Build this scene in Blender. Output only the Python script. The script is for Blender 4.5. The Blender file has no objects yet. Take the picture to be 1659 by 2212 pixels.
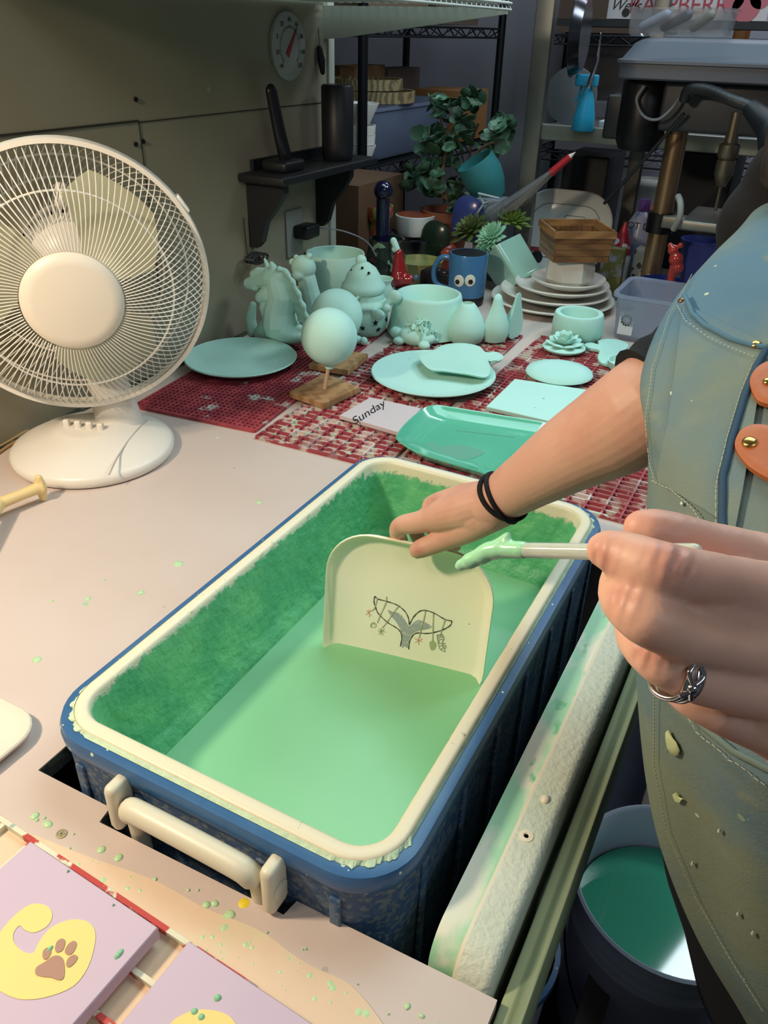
import bpy, math, random
import numpy as np
from mathutils import Vector, Matrix
from mathutils.bvhtree import BVHTree
random.seed(7)
SC = bpy.context.scene
COL = SC.collection
PI = math.pi
T = 0.845            # table top height
ZR = 0.92            # cooler rim height
LIQ = 0.793          # glaze level in the cooler
# ---------------------------------------------------------------- camera
F = 1718.7
RM = [[0.88331484, 0.25913079, -0.39064834], [0.46826538, -0.44869474, 0.76118366], [0.02196427, -0.85529192, -0.51768070]]
CAM = Vector((0.54171704, -0.35110052, 1.49948726))
def ray(px, py):
    v = ((px - 829.5) / F, (py - 1106.0) / F, 1.0)
    return Vector([sum(RM[i][j] * v[j] for j in range(3)) for i in range(3)])
def onz(px, py, z=T):
    d = ray(px, py); return CAM + d * ((z - CAM.z) / d.z)
def onx(px, py, x):
    d = ray(px, py); return CAM + d * ((x - CAM.x) / d.x)
def ony(px, py, y):
    d = ray(px, py); return CAM + d * ((y - CAM.y) / d.y)
def dep(px, py, d):
    return CAM + ray(px, py) * d
def depth(p):
    v = Vector(p) - CAM
    return sum(RM[i][2] * v[i] for i in range(3))
def mpp(p):                      # metres per photo pixel at point p
    return depth(p) / F
RIGHT = Vector((RM[0][0], RM[1][0], RM[2][0])); DOWN = Vector((RM[0][1], RM[1][1], RM[2][1])); FWD = Vector((RM[0][2], RM[1][2], RM[2][2]))
# ---------------------------------------------------------------- materials
def lin(h):
    h = h.lstrip('#'); o = []
    for i in (0, 2, 4):
        c = int(h[i:i+2], 16) / 255.0
        o.append(c / 12.92 if c <= 0.04045 else ((c + 0.055) / 1.055) ** 2.4)
    return (o[0], o[1], o[2], 1.0)
_mats = {}
def mat(name, col, rough=0.5, metal=0.0, bump=None, var=None, coat=0.0, trans=0.0, ior=1.45, alpha=1.0, spots=None, emit=None, sss=0.0, wave=None, spec=0.5, stretch=None, thick=None):
    """bump=(scale,strength) var=(scale,hex,lo,hi) spots=[(scale,hex,thresh)]"""
    if name in _mats: return _mats[name]
    m = bpy.data.materials.new(name); m.use_nodes = True; _mats[name] = m
    nt = m.node_tree; N = nt.nodes; Lk = nt.links
    b = N['Principled BSDF']
    b.inputs['Roughness'].default_value = rough; b.inputs['Metallic'].default_value = metal
    b.inputs['Coat Weight'].default_value = coat; b.inputs['Coat Roughness'].default_value = 0.06
    b.inputs['Transmission Weight'].default_value = trans; b.inputs['IOR'].default_value = ior
    b.inputs['Alpha'].default_value = alpha; b.inputs['Specular IOR Level'].default_value = spec
    if sss > 0:
        b.inputs['Subsurface Weight'].default_value = sss; b.inputs['Subsurface Radius'].default_value = (0.012, 0.005, 0.003); b.inputs['Subsurface Scale'].default_value = 1.0
    tc = N.new('ShaderNodeTexCoord'); mp = N.new('ShaderNodeMapping'); Lk.new(tc.outputs['Object'], mp.inputs['Vector'])
    if stretch: mp.inputs['Scale'].default_value = stretch
    vec = mp.outputs['Vector']
    rgb = N.new('ShaderNodeRGB'); rgb.outputs[0].default_value = lin(col); cur = rgb.outputs[0]
    def mixin(fac, hx):
        nonlocal cur
        mx = N.new('ShaderNodeMix'); mx.data_type = 'RGBA'; Lk.new(fac, mx.inputs[0]); Lk.new(cur, mx.inputs[6]); mx.inputs[7].default_value = lin(hx); cur = mx.outputs[2]
    def ramp(src, lo, hi):
        mr = N.new('ShaderNodeMapRange'); mr.inputs[1].default_value = lo; mr.inputs[2].default_value = hi; Lk.new(src, mr.inputs[0]); return mr.outputs[0]
    vs = var if isinstance(var, list) else ([var] if var else [])
    for (s, hx, lo, hi) in vs:
        n = N.new('ShaderNodeTexNoise'); n.inputs['Scale'].default_value = s; n.inputs['Detail'].default_value = 5; Lk.new(vec, n.inputs['Vector'])
        mixin(ramp(n.outputs['Fac'], lo, hi), hx)
    if wave:
        s, dist, hx, lo, hi = wave
        n = N.new('ShaderNodeTexWave'); n.inputs['Scale'].default_value = s; n.inputs['Distortion'].default_value = dist; n.inputs['Detail'].default_value = 3; Lk.new(vec, n.inputs['Vector'])
        mixin(ramp(n.outputs['Fac'], lo, hi), hx)
    for (s, hx, th) in (spots or []):
        n = N.new('ShaderNodeTexVoronoi'); n.inputs['Scale'].default_value = s; Lk.new(vec, n.inputs['Vector'])
        # vary spot size per cell
        sep = N.new('ShaderNodeSeparateColor'); Lk.new(n.outputs['Color'], sep.inputs[0])
        mul = N.new('ShaderNodeMath'); mul.operation = 'MULTIPLY'; Lk.new(sep.outputs[0], mul.inputs[0]); Lk.new(sep.outputs[1], mul.inputs[1])
        m2 = N.new('ShaderNodeMath'); m2.operation = 'MULTIPLY'; Lk.new(mul.outputs[0], m2.inputs[0]); m2.inputs[1].default_value = th
        lt = N.new('ShaderNodeMath'); lt.operation = 'LESS_THAN'; Lk.new(n.outputs['Distance'], lt.inputs[0]); Lk.new(m2.outputs[0], lt.inputs[1])
        mixin(lt.outputs[0], hx)
    Lk.new(cur, b.inputs['Base Color'])
    bs = bump if isinstance(bump, list) else ([bump] if bump else [])
    prev = None
    for bb in bs:
        n = N.new('ShaderNodeTexNoise'); n.inputs['Scale'].default_value = bb[0]; n.inputs['Detail'].default_value = 4; Lk.new(vec, n.inputs['Vector'])
        bn = N.new('ShaderNodeBump'); bn.inputs['Strength'].default_value = bb[1]; bn.inputs['Distance'].default_value = bb[2] if len(bb) > 2 else 0.002
        Lk.new(n.outputs['Fac'], bn.inputs['Height'])
        if prev: Lk.new(prev, bn.inputs['Normal'])
        prev = bn.outputs[0]
    if prev: Lk.new(prev, b.inputs['Normal'])
    if emit:
        b.inputs['Emission Color'].default_value = lin(emit[0]); b.inputs['Emission Strength'].default_value = emit[1]
    return m
# ---------------------------------------------------------------- mesh building
class MB:
    def __init__(s): s.v = []; s.f = []
    def add(s, vs, fs, M=None):
        o = len(s.v)
        for p in vs:
            p = Vector(p); s.v.append(tuple(M @ p) if M else tuple(p))
        s.f += [tuple(i + o for i in f) for f in fs]; return s
    def box(s, c, size, M=None, rz=0, rx=0, ry=0, ch=0.0, taper=1.0):
        hx, hy, hz = size[0] / 2, size[1] / 2, size[2] / 2
        X = Matrix.Translation(Vector(c)) @ Matrix.Rotation(rz, 4, 'Z') @ Matrix.Rotation(ry, 4, 'Y') @ Matrix.Rotation(rx, 4, 'X')
        if M: X = M @ X
        if ch <= 0:
            vs = [(a * hx * (taper if d < 0 else 1), b_ * hy * (taper if d < 0 else 1), d * hz) for d in (-1, 1) for b_ in (-1, 1) for a in (-1, 1)]
            return s.add(vs, [(0, 2, 3, 1), (4, 5, 7, 6), (0, 1, 5, 4), (2, 6, 7, 3), (0, 4, 6, 2), (1, 3, 7, 5)], X)
        ch = min(ch, hx * .9, hy * .9, hz * .9)
        out = rrect(hx * 2, hy * 2, ch, 3); inn = rrect(hx * 2 - ch * 1.2, hy * 2 - ch * 1.2, ch * .5, 3)
        rings = [[(x, y, -hz) for x, y in inn], [(x, y, -hz + ch * .35) for x, y in rrect(hx*2-ch*.35, hy*2-ch*.35, ch*.85, 3)], [(x, y, -hz + ch) for x, y in out], [(x, y, hz - ch) for x, y in out], [(x, y, hz - ch * .35) for x, y in rrect(hx*2-ch*.35, hy*2-ch*.35, ch*.85, 3)], [(x, y, hz) for x, y in inn]]
        return s.loft(rings, True, X)
    def loft(s, rings, caps=True, M=None, closed=True, loop=False):
        n = len(rings[0]); vs = [p for r in rings for p in r]; fs = []
        R = len(rings)
        for i in range(R if loop else R - 1):
            a = i * n; b = ((i + 1) % R) * n
            for j in range(n if closed else n - 1):
                k = (j + 1) % n
                fs.append((a + j, a + k, b + k, b + j))
        if caps and not loop:
            fs.append(tuple(range(n - 1, -1, -1))); fs.append(tuple((R - 1) * n + i for i in range(n)))
        return s.add(vs, fs, M)
    def prism(s, pts, z0, z1, M=None):
        return s.loft([[(x, y, z0) for x, y in pts], [(x, y, z1) for x, y in pts]], True, M)
    def lathe(s, prof, c=(0, 0, 0), seg=40, M=None, caps=True, sx=1, sy=1):
        X = Matrix.Translation(Vector(c)); X = (M @ X) if M else X
        rings = [[(max(r, 1e-5) * math.cos(2 * PI * i / seg) * sx, max(r, 1e-5) * math.sin(2 * PI * i / seg) * sy, z) for i in range(seg)] for r, z in prof]
        return s.loft(rings, caps, X)
    def ball(s, c, r, seg=20, rings=12, M=None, sc=(1, 1, 1), rot=None):
        X = Matrix.Translation(Vector(c))
        if rot is not None: X = X @ rot
        X = X @ Matrix.Diagonal((sc[0], sc[1], sc[2], 1))
        if M: X = M @ X
        prof = [(r * math.sin(PI * i / rings), -r * math.cos(PI * i / rings)) for i in range(rings + 1)]
        R = [[(max(q, r * .002) * math.cos(2 * PI * j / seg), max(q, r * .002) * math.sin(2 * PI * j / seg), z) for j in range(seg)] for q, z in prof]
        return s.loft(R, True, X)
    def tube(s, pts, rad, seg=8, closed=False, M=None, round_ends=False, flat=None):
        P = [Vector(p) for p in pts]; n = len(P)
        rs = rad if isinstance(rad, (list, tuple)) else [rad] * n
        if round_ends and not closed:
            d0 = (P[0] - P[1]).normalized(); d1 = (P[-1] - P[-2]).normalized(); r0, r1 = rs[0], rs[-1]
            pre = [(P[0] + d0 * r0 * a, r0 * b_) for a, b_ in ((.99, .12), (.87, .5), (.5, .87))]
            post = [(P[-1] + d1 * r1 * a, r1 * b_) for a, b_ in ((.5, .87), (.87, .5), (.99, .12))]
            P = [q for q, _ in pre] + P + [q for q, _ in post]; rs = [q for _, q in pre] + list(rs) + [q for _, q in post]; n = len(P)
        tang = []
        for i in range(n):
            a = P[(i - 1) % n] if (closed or i > 0) else P[0]; b = P[(i + 1) % n] if (closed or i < n - 1) else P[-1]
            t = (b - a); tang.append(t.normalized() if t.length > 1e-9 else Vector((0, 0, 1)))
        up = Vector((0, 0, 1)) if abs(tang[0].z) < .9 else Vector((1, 0, 0))
        u = tang[0].cross(up).normalized(); rings = []
        for i in range(n):
            if i: 
                u = u - tang[i] * u.dot(tang[i])
                u = u.normalized() if u.length > 1e-9 else tang[i].orthogonal().normalized()
            w = tang[i].cross(u)
            rings.append([tuple(P[i] + (u * math.cos(2 * PI * k / seg) + w * math.sin(2 * PI * k / seg) * (flat or 1)) * rs[i]) for k in range(seg)])
        return s.loft(rings, not closed, M, True, closed)
    def build(s, name, m, parent=None, smooth=40, loc=None, mods=None):
        me = bpy.data.meshes.new(name); me.from_pydata(s.v, [], s.f); me.update()
        if loc is not None:
            l = Vector(loc); me.transform(Matrix.Translation(-l))
        o = bpy.data.objects.new(name, me); COL.objects.link(o)
        if loc is not None: o.location = l
        ms = m if isinstance(m, list) else [m]
        for q in ms: me.materials.append(q)
        if smooth:
            me.polygons.foreach_set('use_smooth', [True] * len(me.polygons))
            try: me.set_sharp_from_angle(angle=math.radians(smooth))
            except Exception: pass
        if parent:
            o.parent = parent
            if loc is None: o.matrix_parent_inverse = pinv(parent)
            else: o.matrix_parent_inverse = pinv(parent)
        for md in (mods or []):
            k = o.modifiers.new(md[0].title(), md[0])
            for a, v in md[1].items(): setattr(k, a, v)
        return o
def wmat(o):
    M = o.matrix_basis.copy()
    if o.parent: M = wmat(o.parent) @ o.matrix_parent_inverse @ M
    return M
def pinv(o): return wmat(o).inverted()
def rrect(w, h, r, n=6):
    r = min(r, w / 2 - 1e-5, h / 2 - 1e-5); pts = []
    for cx, cy, a0 in ((w / 2 - r, h / 2 - r, 0), (-w / 2 + r, h / 2 - r, PI / 2), (-w / 2 + r, -h / 2 + r, PI), (w / 2 - r, -h / 2 + r, 3 * PI / 2)):
        for i in range(n + 1):
            a = a0 + PI / 2 * i / n; pts.append((cx + r * math.cos(a), cy + r * math.sin(a)))
    return pts
def tag(o, label=None, cat=None, group=None, kind=None):
    if label: o['label'] = label
    if cat: o['category'] = cat
    if group: o['group'] = group
    if kind: o['kind'] = kind
    return o
def thing(name, label, cat, loc=(0, 0, 0), rz=0, group=None, rot=None):
    o = bpy.data.objects.new(name, None); COL.objects.link(o); o.location = loc
    o.rotation_euler = rot if rot else (0, 0, rz); o.empty_display_size = .02
    return tag(o, label, cat, group)
def struct(name, mb, m, smooth=0, **k): return tag(mb.build(name, m, None, smooth, **k), kind='structure')
def L2W(o):  # matrix of a thing, to build part geometry in local coordinates
    return wmat(o)
def smoothpath(pts, n=8, closed=False):
    P = [Vector(p) for p in pts]; out = []; N = len(P)
    for i in range(N if closed else N - 1):
        if closed: a, b, c, d = P[(i - 1) % N], P[i], P[(i + 1) % N], P[(i + 2) % N]
        else: a, b, c, d = P[max(i - 1, 0)], P[i], P[i + 1], P[min(i + 2, N - 1)]
        for k in range(n):
            t = k / n
            out.append(0.5 * ((2 * b) + (c - a) * t + (2 * a - 5 * b + 4 * c - d) * t * t + (3 * b - a - 3 * c + d) * t ** 3))
    if not closed: out.append(P[-1])
    return out
def basis(origin, x, y, z):
    M = Matrix.Identity(4)
    for i, a in enumerate((x, y, z)):
        for r in range(3): M[r][i] = a[r]
    for r in range(3): M[r][3] = origin[r]
    return M
def text(body, name, m, parent, M, size, ext=0.0003, shear=0.0, align='CENTER'):
    c = bpy.data.curves.new(name, 'FONT'); c.body = body; c.size = size; c.extrude = ext; c.shear = shear; c.align_x = align; c.align_y = 'CENTER'
    t = bpy.data.objects.new(name + '_tmp', c); COL.objects.link(t)
    dg = bpy.context.evaluated_depsgraph_get(); me = bpy.data.meshes.new_from_object(t.evaluated_get(dg)); COL.objects.unlink(t); bpy.data.objects.remove(t)
    me.transform(M); me.materials.clear(); me.materials.append(m)
    o = bpy.data.objects.new(name, me); COL.objects.link(o)
    if parent: o.parent = parent; o.matrix_parent_inverse = pinv(parent)
    return o
REM = lambda v, it=8, f=.6: [('REMESH', dict(mode='VOXEL', voxel_size=v, use_smooth_shade=True)), ('SMOOTH', dict(factor=f, iterations=it))]
# ---------------------------------------------------------------- shared materials
M_table = mat('laminate', '#cdbdb4', .42, var=[(3, '#c6b4a8', .4, .7)], bump=(60, .08), spots=[(9, '#9fc49c', .16), (26, '#b3a79a', .14)])
M_wall = mat('painted_panel', '#8b8671', .7, var=[(2.5, '#817d69', .4, .7), (.8, '#918b78', .4, .65)], spots=[(7, '#8e9a86', .1), (22, '#949480', .09)], bump=(40, .05))
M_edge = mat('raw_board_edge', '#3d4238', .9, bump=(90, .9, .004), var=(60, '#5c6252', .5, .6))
M_black = mat('black_plastic', '#15171b', .45)
M_blackmetal = mat('black_metal', '#0d0e12', .4, .3)
M_white = mat('white_plastic', '#e4ded2', .35)
M_steel = mat('brushed_steel', '#7c7a74', .42, .85, var=(8, '#66645f', .4, .7))
M_chrome = mat('chrome', '#c8c8cc', .15, 1.0)
M_mint = mat('mint_bisque', '#b6e0d4', .8, bump=[(120, .12), (25, .08)], var=(6, '#acdacb', .4, .7))
M_mint2 = mat('mint_bisque_speckled', '#b6e0d4', .8, bump=(120, .15), spots=[(60, '#5f9a8c', .16)])
M_mintin = mat('mint_glaze_wet', '#63c296', .3, var=(8, '#76cba2', .4, .7))
M_wood = mat('pale_wood', '#b08a60', .6, wave=(9, 5, '#94704a', .3, .9), stretch=(1, 6, 1), bump=(80, .1))
M_card = mat('cardboard', '#7a5f48', .85, var=(4, '#6a5240', .4, .7))
M_grey = mat('grey_plastic', '#6b7078', .45)
M_clear = mat('clear_plastic', '#c9d2e6', .25, trans=.55, alpha=.75, ior=1.3)
M_wc = mat('white_ceramic', '#d9d5cc', .3, var=(12, '#cfc9bd', .45, .7))
M_dk = mat('dark_void', '#0a0b0d', .9)
# ---------------------------------------------------------------- the room
struct('floor', MB().box((0, 1.2, -.02), (7, 8, .04)), mat('floor_paint', '#272a3a', .7, var=(6, '#1f2230', .4, .7), spots=[(15, '#60606a', .08)]))
struct('wall_left', MB().box((-.71, -.795, 1.35), (.1, 4.81, 2.7)), M_wall)
# panel seams: a butt joint line and a row of screw heads
seam = MB().box((-.6592, -.2, 1.3415), (.003, 2.24, .0035)).box((-.6595, 1.265, 1.339), (.002, .69, .0018)).box((-.6595, .921, 1.17), (.002, .0016, .34))
struct('trim_1', seam, mat('joint_shadow_gap', '#2b2a24', .9))
sc = MB()
for (px, py) in ((293, 215), (293, 312), (309, 306)):
    p = onx(px, py, -.659); sc.lathe([(.0001, 0), (.0045, 0), (.0045, .002), (.003, .003)], (0, 0, 0), 14, M=Matrix.Translation(p) @ Matrix.Rotation(PI / 2, 4, 'Y'))
struct('trim_2', sc, M_blackmetal, 40)
struct('trim_3', MB().box((-.69, 1.625, 1.25), (.075, .028, 1.2), ch=.003), mat('white_trim', '#a8a89c', .6), 40)   # white corner trim ending the panel wall
struct('wall_back', MB().box((.4, 3.95, 1.35), (5.4, .1, 2.7)), mat('grey_drywall', '#8f9096', .8, var=(1.5, '#85868e', .4, .7)))
struct('wall_far_left', MB().box((-2.35, 1.3, 1.35), (.1, 5.4, 2.7)), mat('grey_drywall', '#8f9096'))
struct('wall_right', MB().box((3.15, 0.6, 1.35), (.1, 5.8, 2.7)), mat('grey_drywall', '#8f9096'))
struct('ceiling', MB().box((.4, .6, 2.75), (5.6, 6.9, .1)), mat('ceiling_white', '#9a9a98', .9))
# ---------------------------------------------------------------- work table with the cut-out
tb = thing('work_table', 'large cream laminate work table with a rectangular hole cut for the blue cooler', 'table', (0, .8, 0))
yb = 2.45
out = [(-.66, -.95), (.475, -.95), (.475, -.003), (.29, -.009), (.287, -.025), (.08, -.032), (.077, -.0145), (-.02, -.016), (-.02, .70), (.475, .70), (.51, .70), (.51, yb), (-.66, yb)]
b = MB().prism(out, T - .022, T)
b.build('tabletop', M_table, tb, 0)
e = MB()
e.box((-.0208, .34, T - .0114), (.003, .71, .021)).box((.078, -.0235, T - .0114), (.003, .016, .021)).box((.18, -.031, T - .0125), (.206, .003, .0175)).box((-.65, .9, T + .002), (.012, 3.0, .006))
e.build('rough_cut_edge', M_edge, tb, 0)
for x in (-.62, .44):
    for y in (-.9, 2.35): MB().box((x, y, T / 2 - .012), (.07, .07, T - .026)).build('leg', mat('stained_lumber', '#7d7a5e', .7, wave=(3, 4, '#6a684e', .3, .8)), tb, 0)
rail = MB().box((.4875, .70, .835 - .055), (.0205, 3.3, .11), ch=.002)
rail.build('side_rail', mat('green_stained_lumber', '#98a27c', .7, wave=(2.2, 7, '#76835f', .3, .9), stretch=(9, .35, 2), bump=(50, .3), spots=[(30, '#cfe0c0', .12)]), tb, 40)
st = MB().box((.545, .75, .20), (.038, 3.2, .09), ch=.003)
st.build('lower_stretcher', mat('dusty_lumber', '#6f625c', .8), tb, 40)
MB().box((-.10, .95, .43), (.96, 2.85, .02)).build('lower_shelf', mat('shelf_board_dark', '#4a453e', .8), tb, 0)
# dried glaze patches, drips and dots on the laminate
def patch_px(mb, pts, z, z0=None, n=5):
    P = smoothpath([onz(px, py, z) for px, py in pts], n, True)
    z0 = T if z0 is None else z0
    mb.loft([[(p.x, p.y, z0) for p in P], [(p.x, p.y, z) for p in P]], True)
pc = MB(); patch_px(pc, [(-60, 1780), (60, 1800), (190, 1850), (330, 1900), (440, 1960), (560, 2010), (660, 2080), (760, 2130), (840, 2230), (900, 2330), (400, 2400), (-100, 2300)], T + .0012)
pc.build('dried_glaze_film', mat('peach_dried_glaze', '#d9bda0', .6, var=[(14, '#c4cda0', .55, .62), (7, '#dcc4a6', .4, .7)], bump=(18, .5, .004), spots=[(22, '#bcd6a0', .3)]), tb, 0)
dr = MB(); rd = random.Random(3)
dots = [(560, 1085, 7), (385, 1218, 11), (305, 1280, 7), (190, 1294, 6), (80, 1425, 10), (112, 1298, 4), (225, 1252, 3), (470, 945, 4), (300, 1283, 5), (640, 1920, 8)]
for (px, py, r) in dots + [(rd.randint(60, 1040), 0, rd.choice([3, 3, 4, 5, 7, 9, 12])) for _ in range(90)]:
    if py == 0:
        py = 1760 + (px - 60) * .45 + rd.randint(-10, 130)
        if py > 2230: continue
    p = onz(px, py); 
    if p.y > -.04 and p.x > -.03 and p.y < .7: continue
    k = mpp(p) * r
    dr.lathe([(k, 0), (k * .95, .0006), (k * .5, .0014), (0, .0016)], p, 12, M=None, sx=1, sy=rd.uniform(.7, 1.2))
tag(dr.build('glaze_drips', mat('pale_green_drip', '#b4d6a4', .35), tb, 60), kind='stuff')
yd = MB(); p = onz(527, 1951); yd.lathe([(.005, 0), (.004, .0006), (0, .0008)], p, 12); yd.build('yellow_dot', mat('yellow_paint', '#e0c82a', .5), tb, 60)
sc = MB(); p = onz(133, 1802); sc.lathe([(.0052, 0), (.0052, .0008), (.0042, .001), (.0038, .0006)], p, 18).box((p.x, p.y, p.z + .0008), (.006, .0012, .0006), rz=.5).box((p.x, p.y, p.z + .0008), (.006, .0012, .0006), rz=2.07)
sc.build('screw_head', mat('painted_screw', '#a8a07c', .5, .3), tb, 40)
# ---------------------------------------------------------------- cooler
CX, CY, CW, CL = .185, .33, .37, .66
def rr3(w, l, r, z, cx=CX, cy=CY, n=9): return [(cx + x, cy + y, z) for x, y in rrect(w, l, r, n)]
ck = thing('cooler', 'open blue plastic cooler holding green glaze, sunk into the table cut-out', 'cooler', (CX, CY, .44))
body = MB()
W0, L0 = CW + .022, CL + .022
body.loft([rr3(W0 - .03, L0 - .03, .05, .442), rr3(W0 - .02, L0 - .02, .055, .47), rr3(W0 - .004, L0 - .004, .058, ZR - .045), rr3(W0 - .002, L0 - .002, .058, ZR - .028), rr3(W0 - .01, L0 - .01, .055, ZR - .026), rr3(W0 - .03, L0 - .03, .05, ZR - .026), rr3(W0 - .06, L0 - .06, .04, .55)], True)
M_cbody = mat('blue_scuffed_plastic', '#33547a', .6, var=[(9, '#2a4868', .4, .65), (160, '#66737a', .50, .60), (60, '#59697a', .52, .66)], bump=[(230, .6, .0012), (40, .2, .002)])
body.build('body', M_cbody, ck, 40)
rb = MB()
for x in (.04, .115, .255, .33): rb.box((x, -.0098, .66), (.011, .004, .44), ch=.0019)
for y in [.06 + .09 * i for i in range(7)]:
    rb.box((CX + W0 / 2 - .0012, y, .66), (.004, .011, .44), ch=.0019)
rb.build('rib', M_cbody, ck, 40)
rim = MB()
rim.loft([rr3(W0 - .002, L0 - .002, .058, ZR - .030), rr3(W0 + .004, L0 + .004, .061, ZR - .024), rr3(W0 + .005, L0 + .005, .061, ZR - .014), rr3(W0, L0, .059, ZR - .007), rr3(CW + .006, CL + .006, .052, ZR - .005), rr3(CW - .004, CL - .004, .05, ZR - .006), rr3(CW - .008, CL - .008, .05, ZR - .018), rr3(W0 - .02, L0 - .02, .05, ZR - .030)], False, None, True, True)
rim.build('blue_rim', mat('blue_rim_plastic', '#35608c', .35, var=(30, '#3f6890', .45, .7), spots=[(90, '#c4dcc0', .22)]), ck, 50)
cr = MB()   # dried green-white glaze crust between the rims
n = 260; base = rr3(CW + .003, CL + .003, .051, 0, n=30); rc = random.Random(5)
A_ = []; B_ = []; C_ = []
for i, (x, y, z) in enumerate(base):
    k = 1 + .006 * rc.random() + .004 * math.sin(i * .9)
    A_.append((x, y, ZR - .006)); B_.append((CX + (x - CX) * (1 + (k - 1) * 1.6), CY + (y - CY) * k, ZR - .0045)); C_.append((CX + (x - CX) * .99, CY + (y - CY) * .994, ZR - .0015))
cr.loft([A_, B_, C_], False); cr.build('glaze_crust', mat('dried_glaze_crust', '#c5dcba', .7, bump=(90, .8, .003)), ck, 0)
ln = MB(); IW, IL = CW - .032, CL - .034
ln.loft([rr3(CW - .002, CL - .002, .049, ZR - .016), rr3(CW, CL, .05, ZR - .004), rr3(CW - .003, CL - .003, .049, ZR - .0008), rr3(CW - .008, CL - .008, .047, ZR), rr3(IW + .008, IL + .008, .036, ZR), rr3(IW + .003, IL + .003, .034, ZR - .0015), rr3(IW - .001, IL - .001, .033, ZR - .006), rr3(IW - .009, IL - .009, .034, ZR - .04), rr3(IW - .030, IL - .030, .038, LIQ + .022), rr3(IW - .033, IL - .033, .038, LIQ + .018), rr3(IW - .046, IL - .046, .036, LIQ + .012), rr3(IW - .058, IL - .058, .034, LIQ - .01), rr3(IW - .07, IL - .07, .028, .60), rr3(IW - .09, IL - .09, .02, .585)], False)
o = ln
lo = o.build('liner', mat('liner_tmp', '#ffffff'), ck, 50)
lo.data.polygons.foreach_set('use_smooth', [True] * len(lo.data.polygons))
bm_faces = [tuple((IW - .04) * 0 for _ in range(1))]
MB().box((CX, CY, .583), (IW - .08, IL - .08, .006)).build('liner_floor', M_mintin, ck, 0)
# liner material: cream plastic above, thick green glaze coat below a ragged line
m = mat('cream_liner_glazed', '#e0d8bb', .42); nt = m.node_tree; N = nt.nodes; Lk = nt.links; bsdf = N['Principled BSDF']
geo = N.new('ShaderNodeTexCoord'); sep = N.new('ShaderNodeSeparateXYZ'); Lk.new(geo.outputs['Object'], sep.inputs[0])
def nz(scale, det=5):
    n = N.new('ShaderNodeTexNoise'); n.inputs['Scale'].default_value = scale; n.inputs['Detail'].default_value = det; Lk.new(geo.outputs['Object'], n.inputs['Vector']); return n.outputs['Fac']
def mth(op, a, b_):
    k = N.new('ShaderNodeMath'); k.operation = op
    for i, q in enumerate((a, b_)):
        if isinstance(q, (int, float)): k.inputs[i].default_value = q
        else: Lk.new(q, k.inputs[i])
    return k.outputs[0]
base_z = .44
edge = mth('ADD', sep.outputs[2], mth('MULTIPLY', mth('SUBTRACT', nz(90), .5), .022))
far = mth('MULTIPLY', mth('GREATER_THAN', sep.outputs[1], .60), .012)
lim = mth('SUBTRACT', ZR - .006, far)
mr = N.new('ShaderNodeMapRange'); Lk.new(mth('SUBTRACT', lim, edge), mr.inputs[0]); mr.inputs[1].default_value = -.002; mr.inputs[2].default_value = .003
def cmix(fac, a, b_):
    k = N.new('ShaderNodeMix'); k.data_type = 'RGBA'; Lk.new(fac, k.inputs[0])
    for i, q in ((6, a), (7, b_)):
        if isinstance(q, str): k.inputs[i].default_value = lin(q)
        else: Lk.new(q, k.inputs[i])
    return k.outputs[2]
nr = N.new('ShaderNodeMapRange'); Lk.new(nz(22), nr.inputs[0]); nr.inputs[1].default_value = .4; nr.inputs[2].default_value = .65
green = cmix(nr.outputs[0], '#58b07c', '#74c488')
Lk.new(cmix(mr.outputs[0], '#e0d8bb', green), bsdf.inputs['Base Color'])
bn = N.new('ShaderNodeBump'); bn.inputs['Distance'].default_value = .006; bn.inputs['Strength'].default_value = .8
Lk.new(mth('MULTIPLY', nz(75), mr.outputs[0]), bn.inputs['Height']); Lk.new(bn.outputs[0], bsdf.inputs['Normal'])
lo.data.materials.clear(); lo.data.materials.append(m)
# end handle
hd = MB(); pa = ony(266, 1738, -.030); pb = ony(546, 1888, -.030)
hz = (pa.z + pb.z) / 2; pa.z = pb.z = hz
P = smoothpath([(pa.x + .002, -.019, hz - .075), (pa.x + .002, -.021, hz - .03), (pa.x + .006, -.028, hz - .007), (pa.x + .024, -.030, hz), (pb.x - .024, -.030, hz), (pb.x - .006, -.028, hz - .007), (pb.x - .002, -.021, hz - .03), (pb.x - .002, -.019, hz - .075)], 5)
hd.tube(P, [.0085 if (abs(q.z - hz) > .012) else .0112 for q in P], 16)
hob = hd.build('handle', mat('cream_plastic', '#d6cfb6', .4, spots=[(60, '#a9c49c', .1)]), ck, 60)
for x, s in ((pa.x - .0145, -1), (pb.x + .0145, 1)):
    k = MB().box((x, -.021, hz - .014), (.014, .026, .056), ch=.006)
    ko = k.build('handle_bracket', mat('cream_plastic', ''), ck, 50)
    MB().lathe([(.009, 0), (.009, .0015), (.0075, .0025), (0, .0025)], (0, 0, 0), 20, M=Matrix.Translation((x + s * .0066, -.022, hz - .016)) @ Matrix.Rotation(s * PI / 2, 4, 'Y')).build('pivot_cap', mat('pale_cap', '#cfcab4', .35), ko, 50)
# glaze in the cooler
g = MB().loft([rr3(IW - .072, IL - .072, .03, .60), rr3(IW - .0575, IL - .0575, .034, LIQ - .010), rr3(IW - .0525, IL - .0525, .034, LIQ - .0008), rr3(IW - .055, IL - .055, .034, LIQ)], True)
tag(g.build('liquid_glaze', mat('green_glaze_liquid', '#80bf8f', .3, var=[(5, '#87c594', .4, .7)], bump=[(14, .12, .003), (60, .05, .001)]), None, 0, loc=(CX, CY, .6)), 'pool of light green liquid glaze filling the blue cooler', 'glaze')
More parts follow.
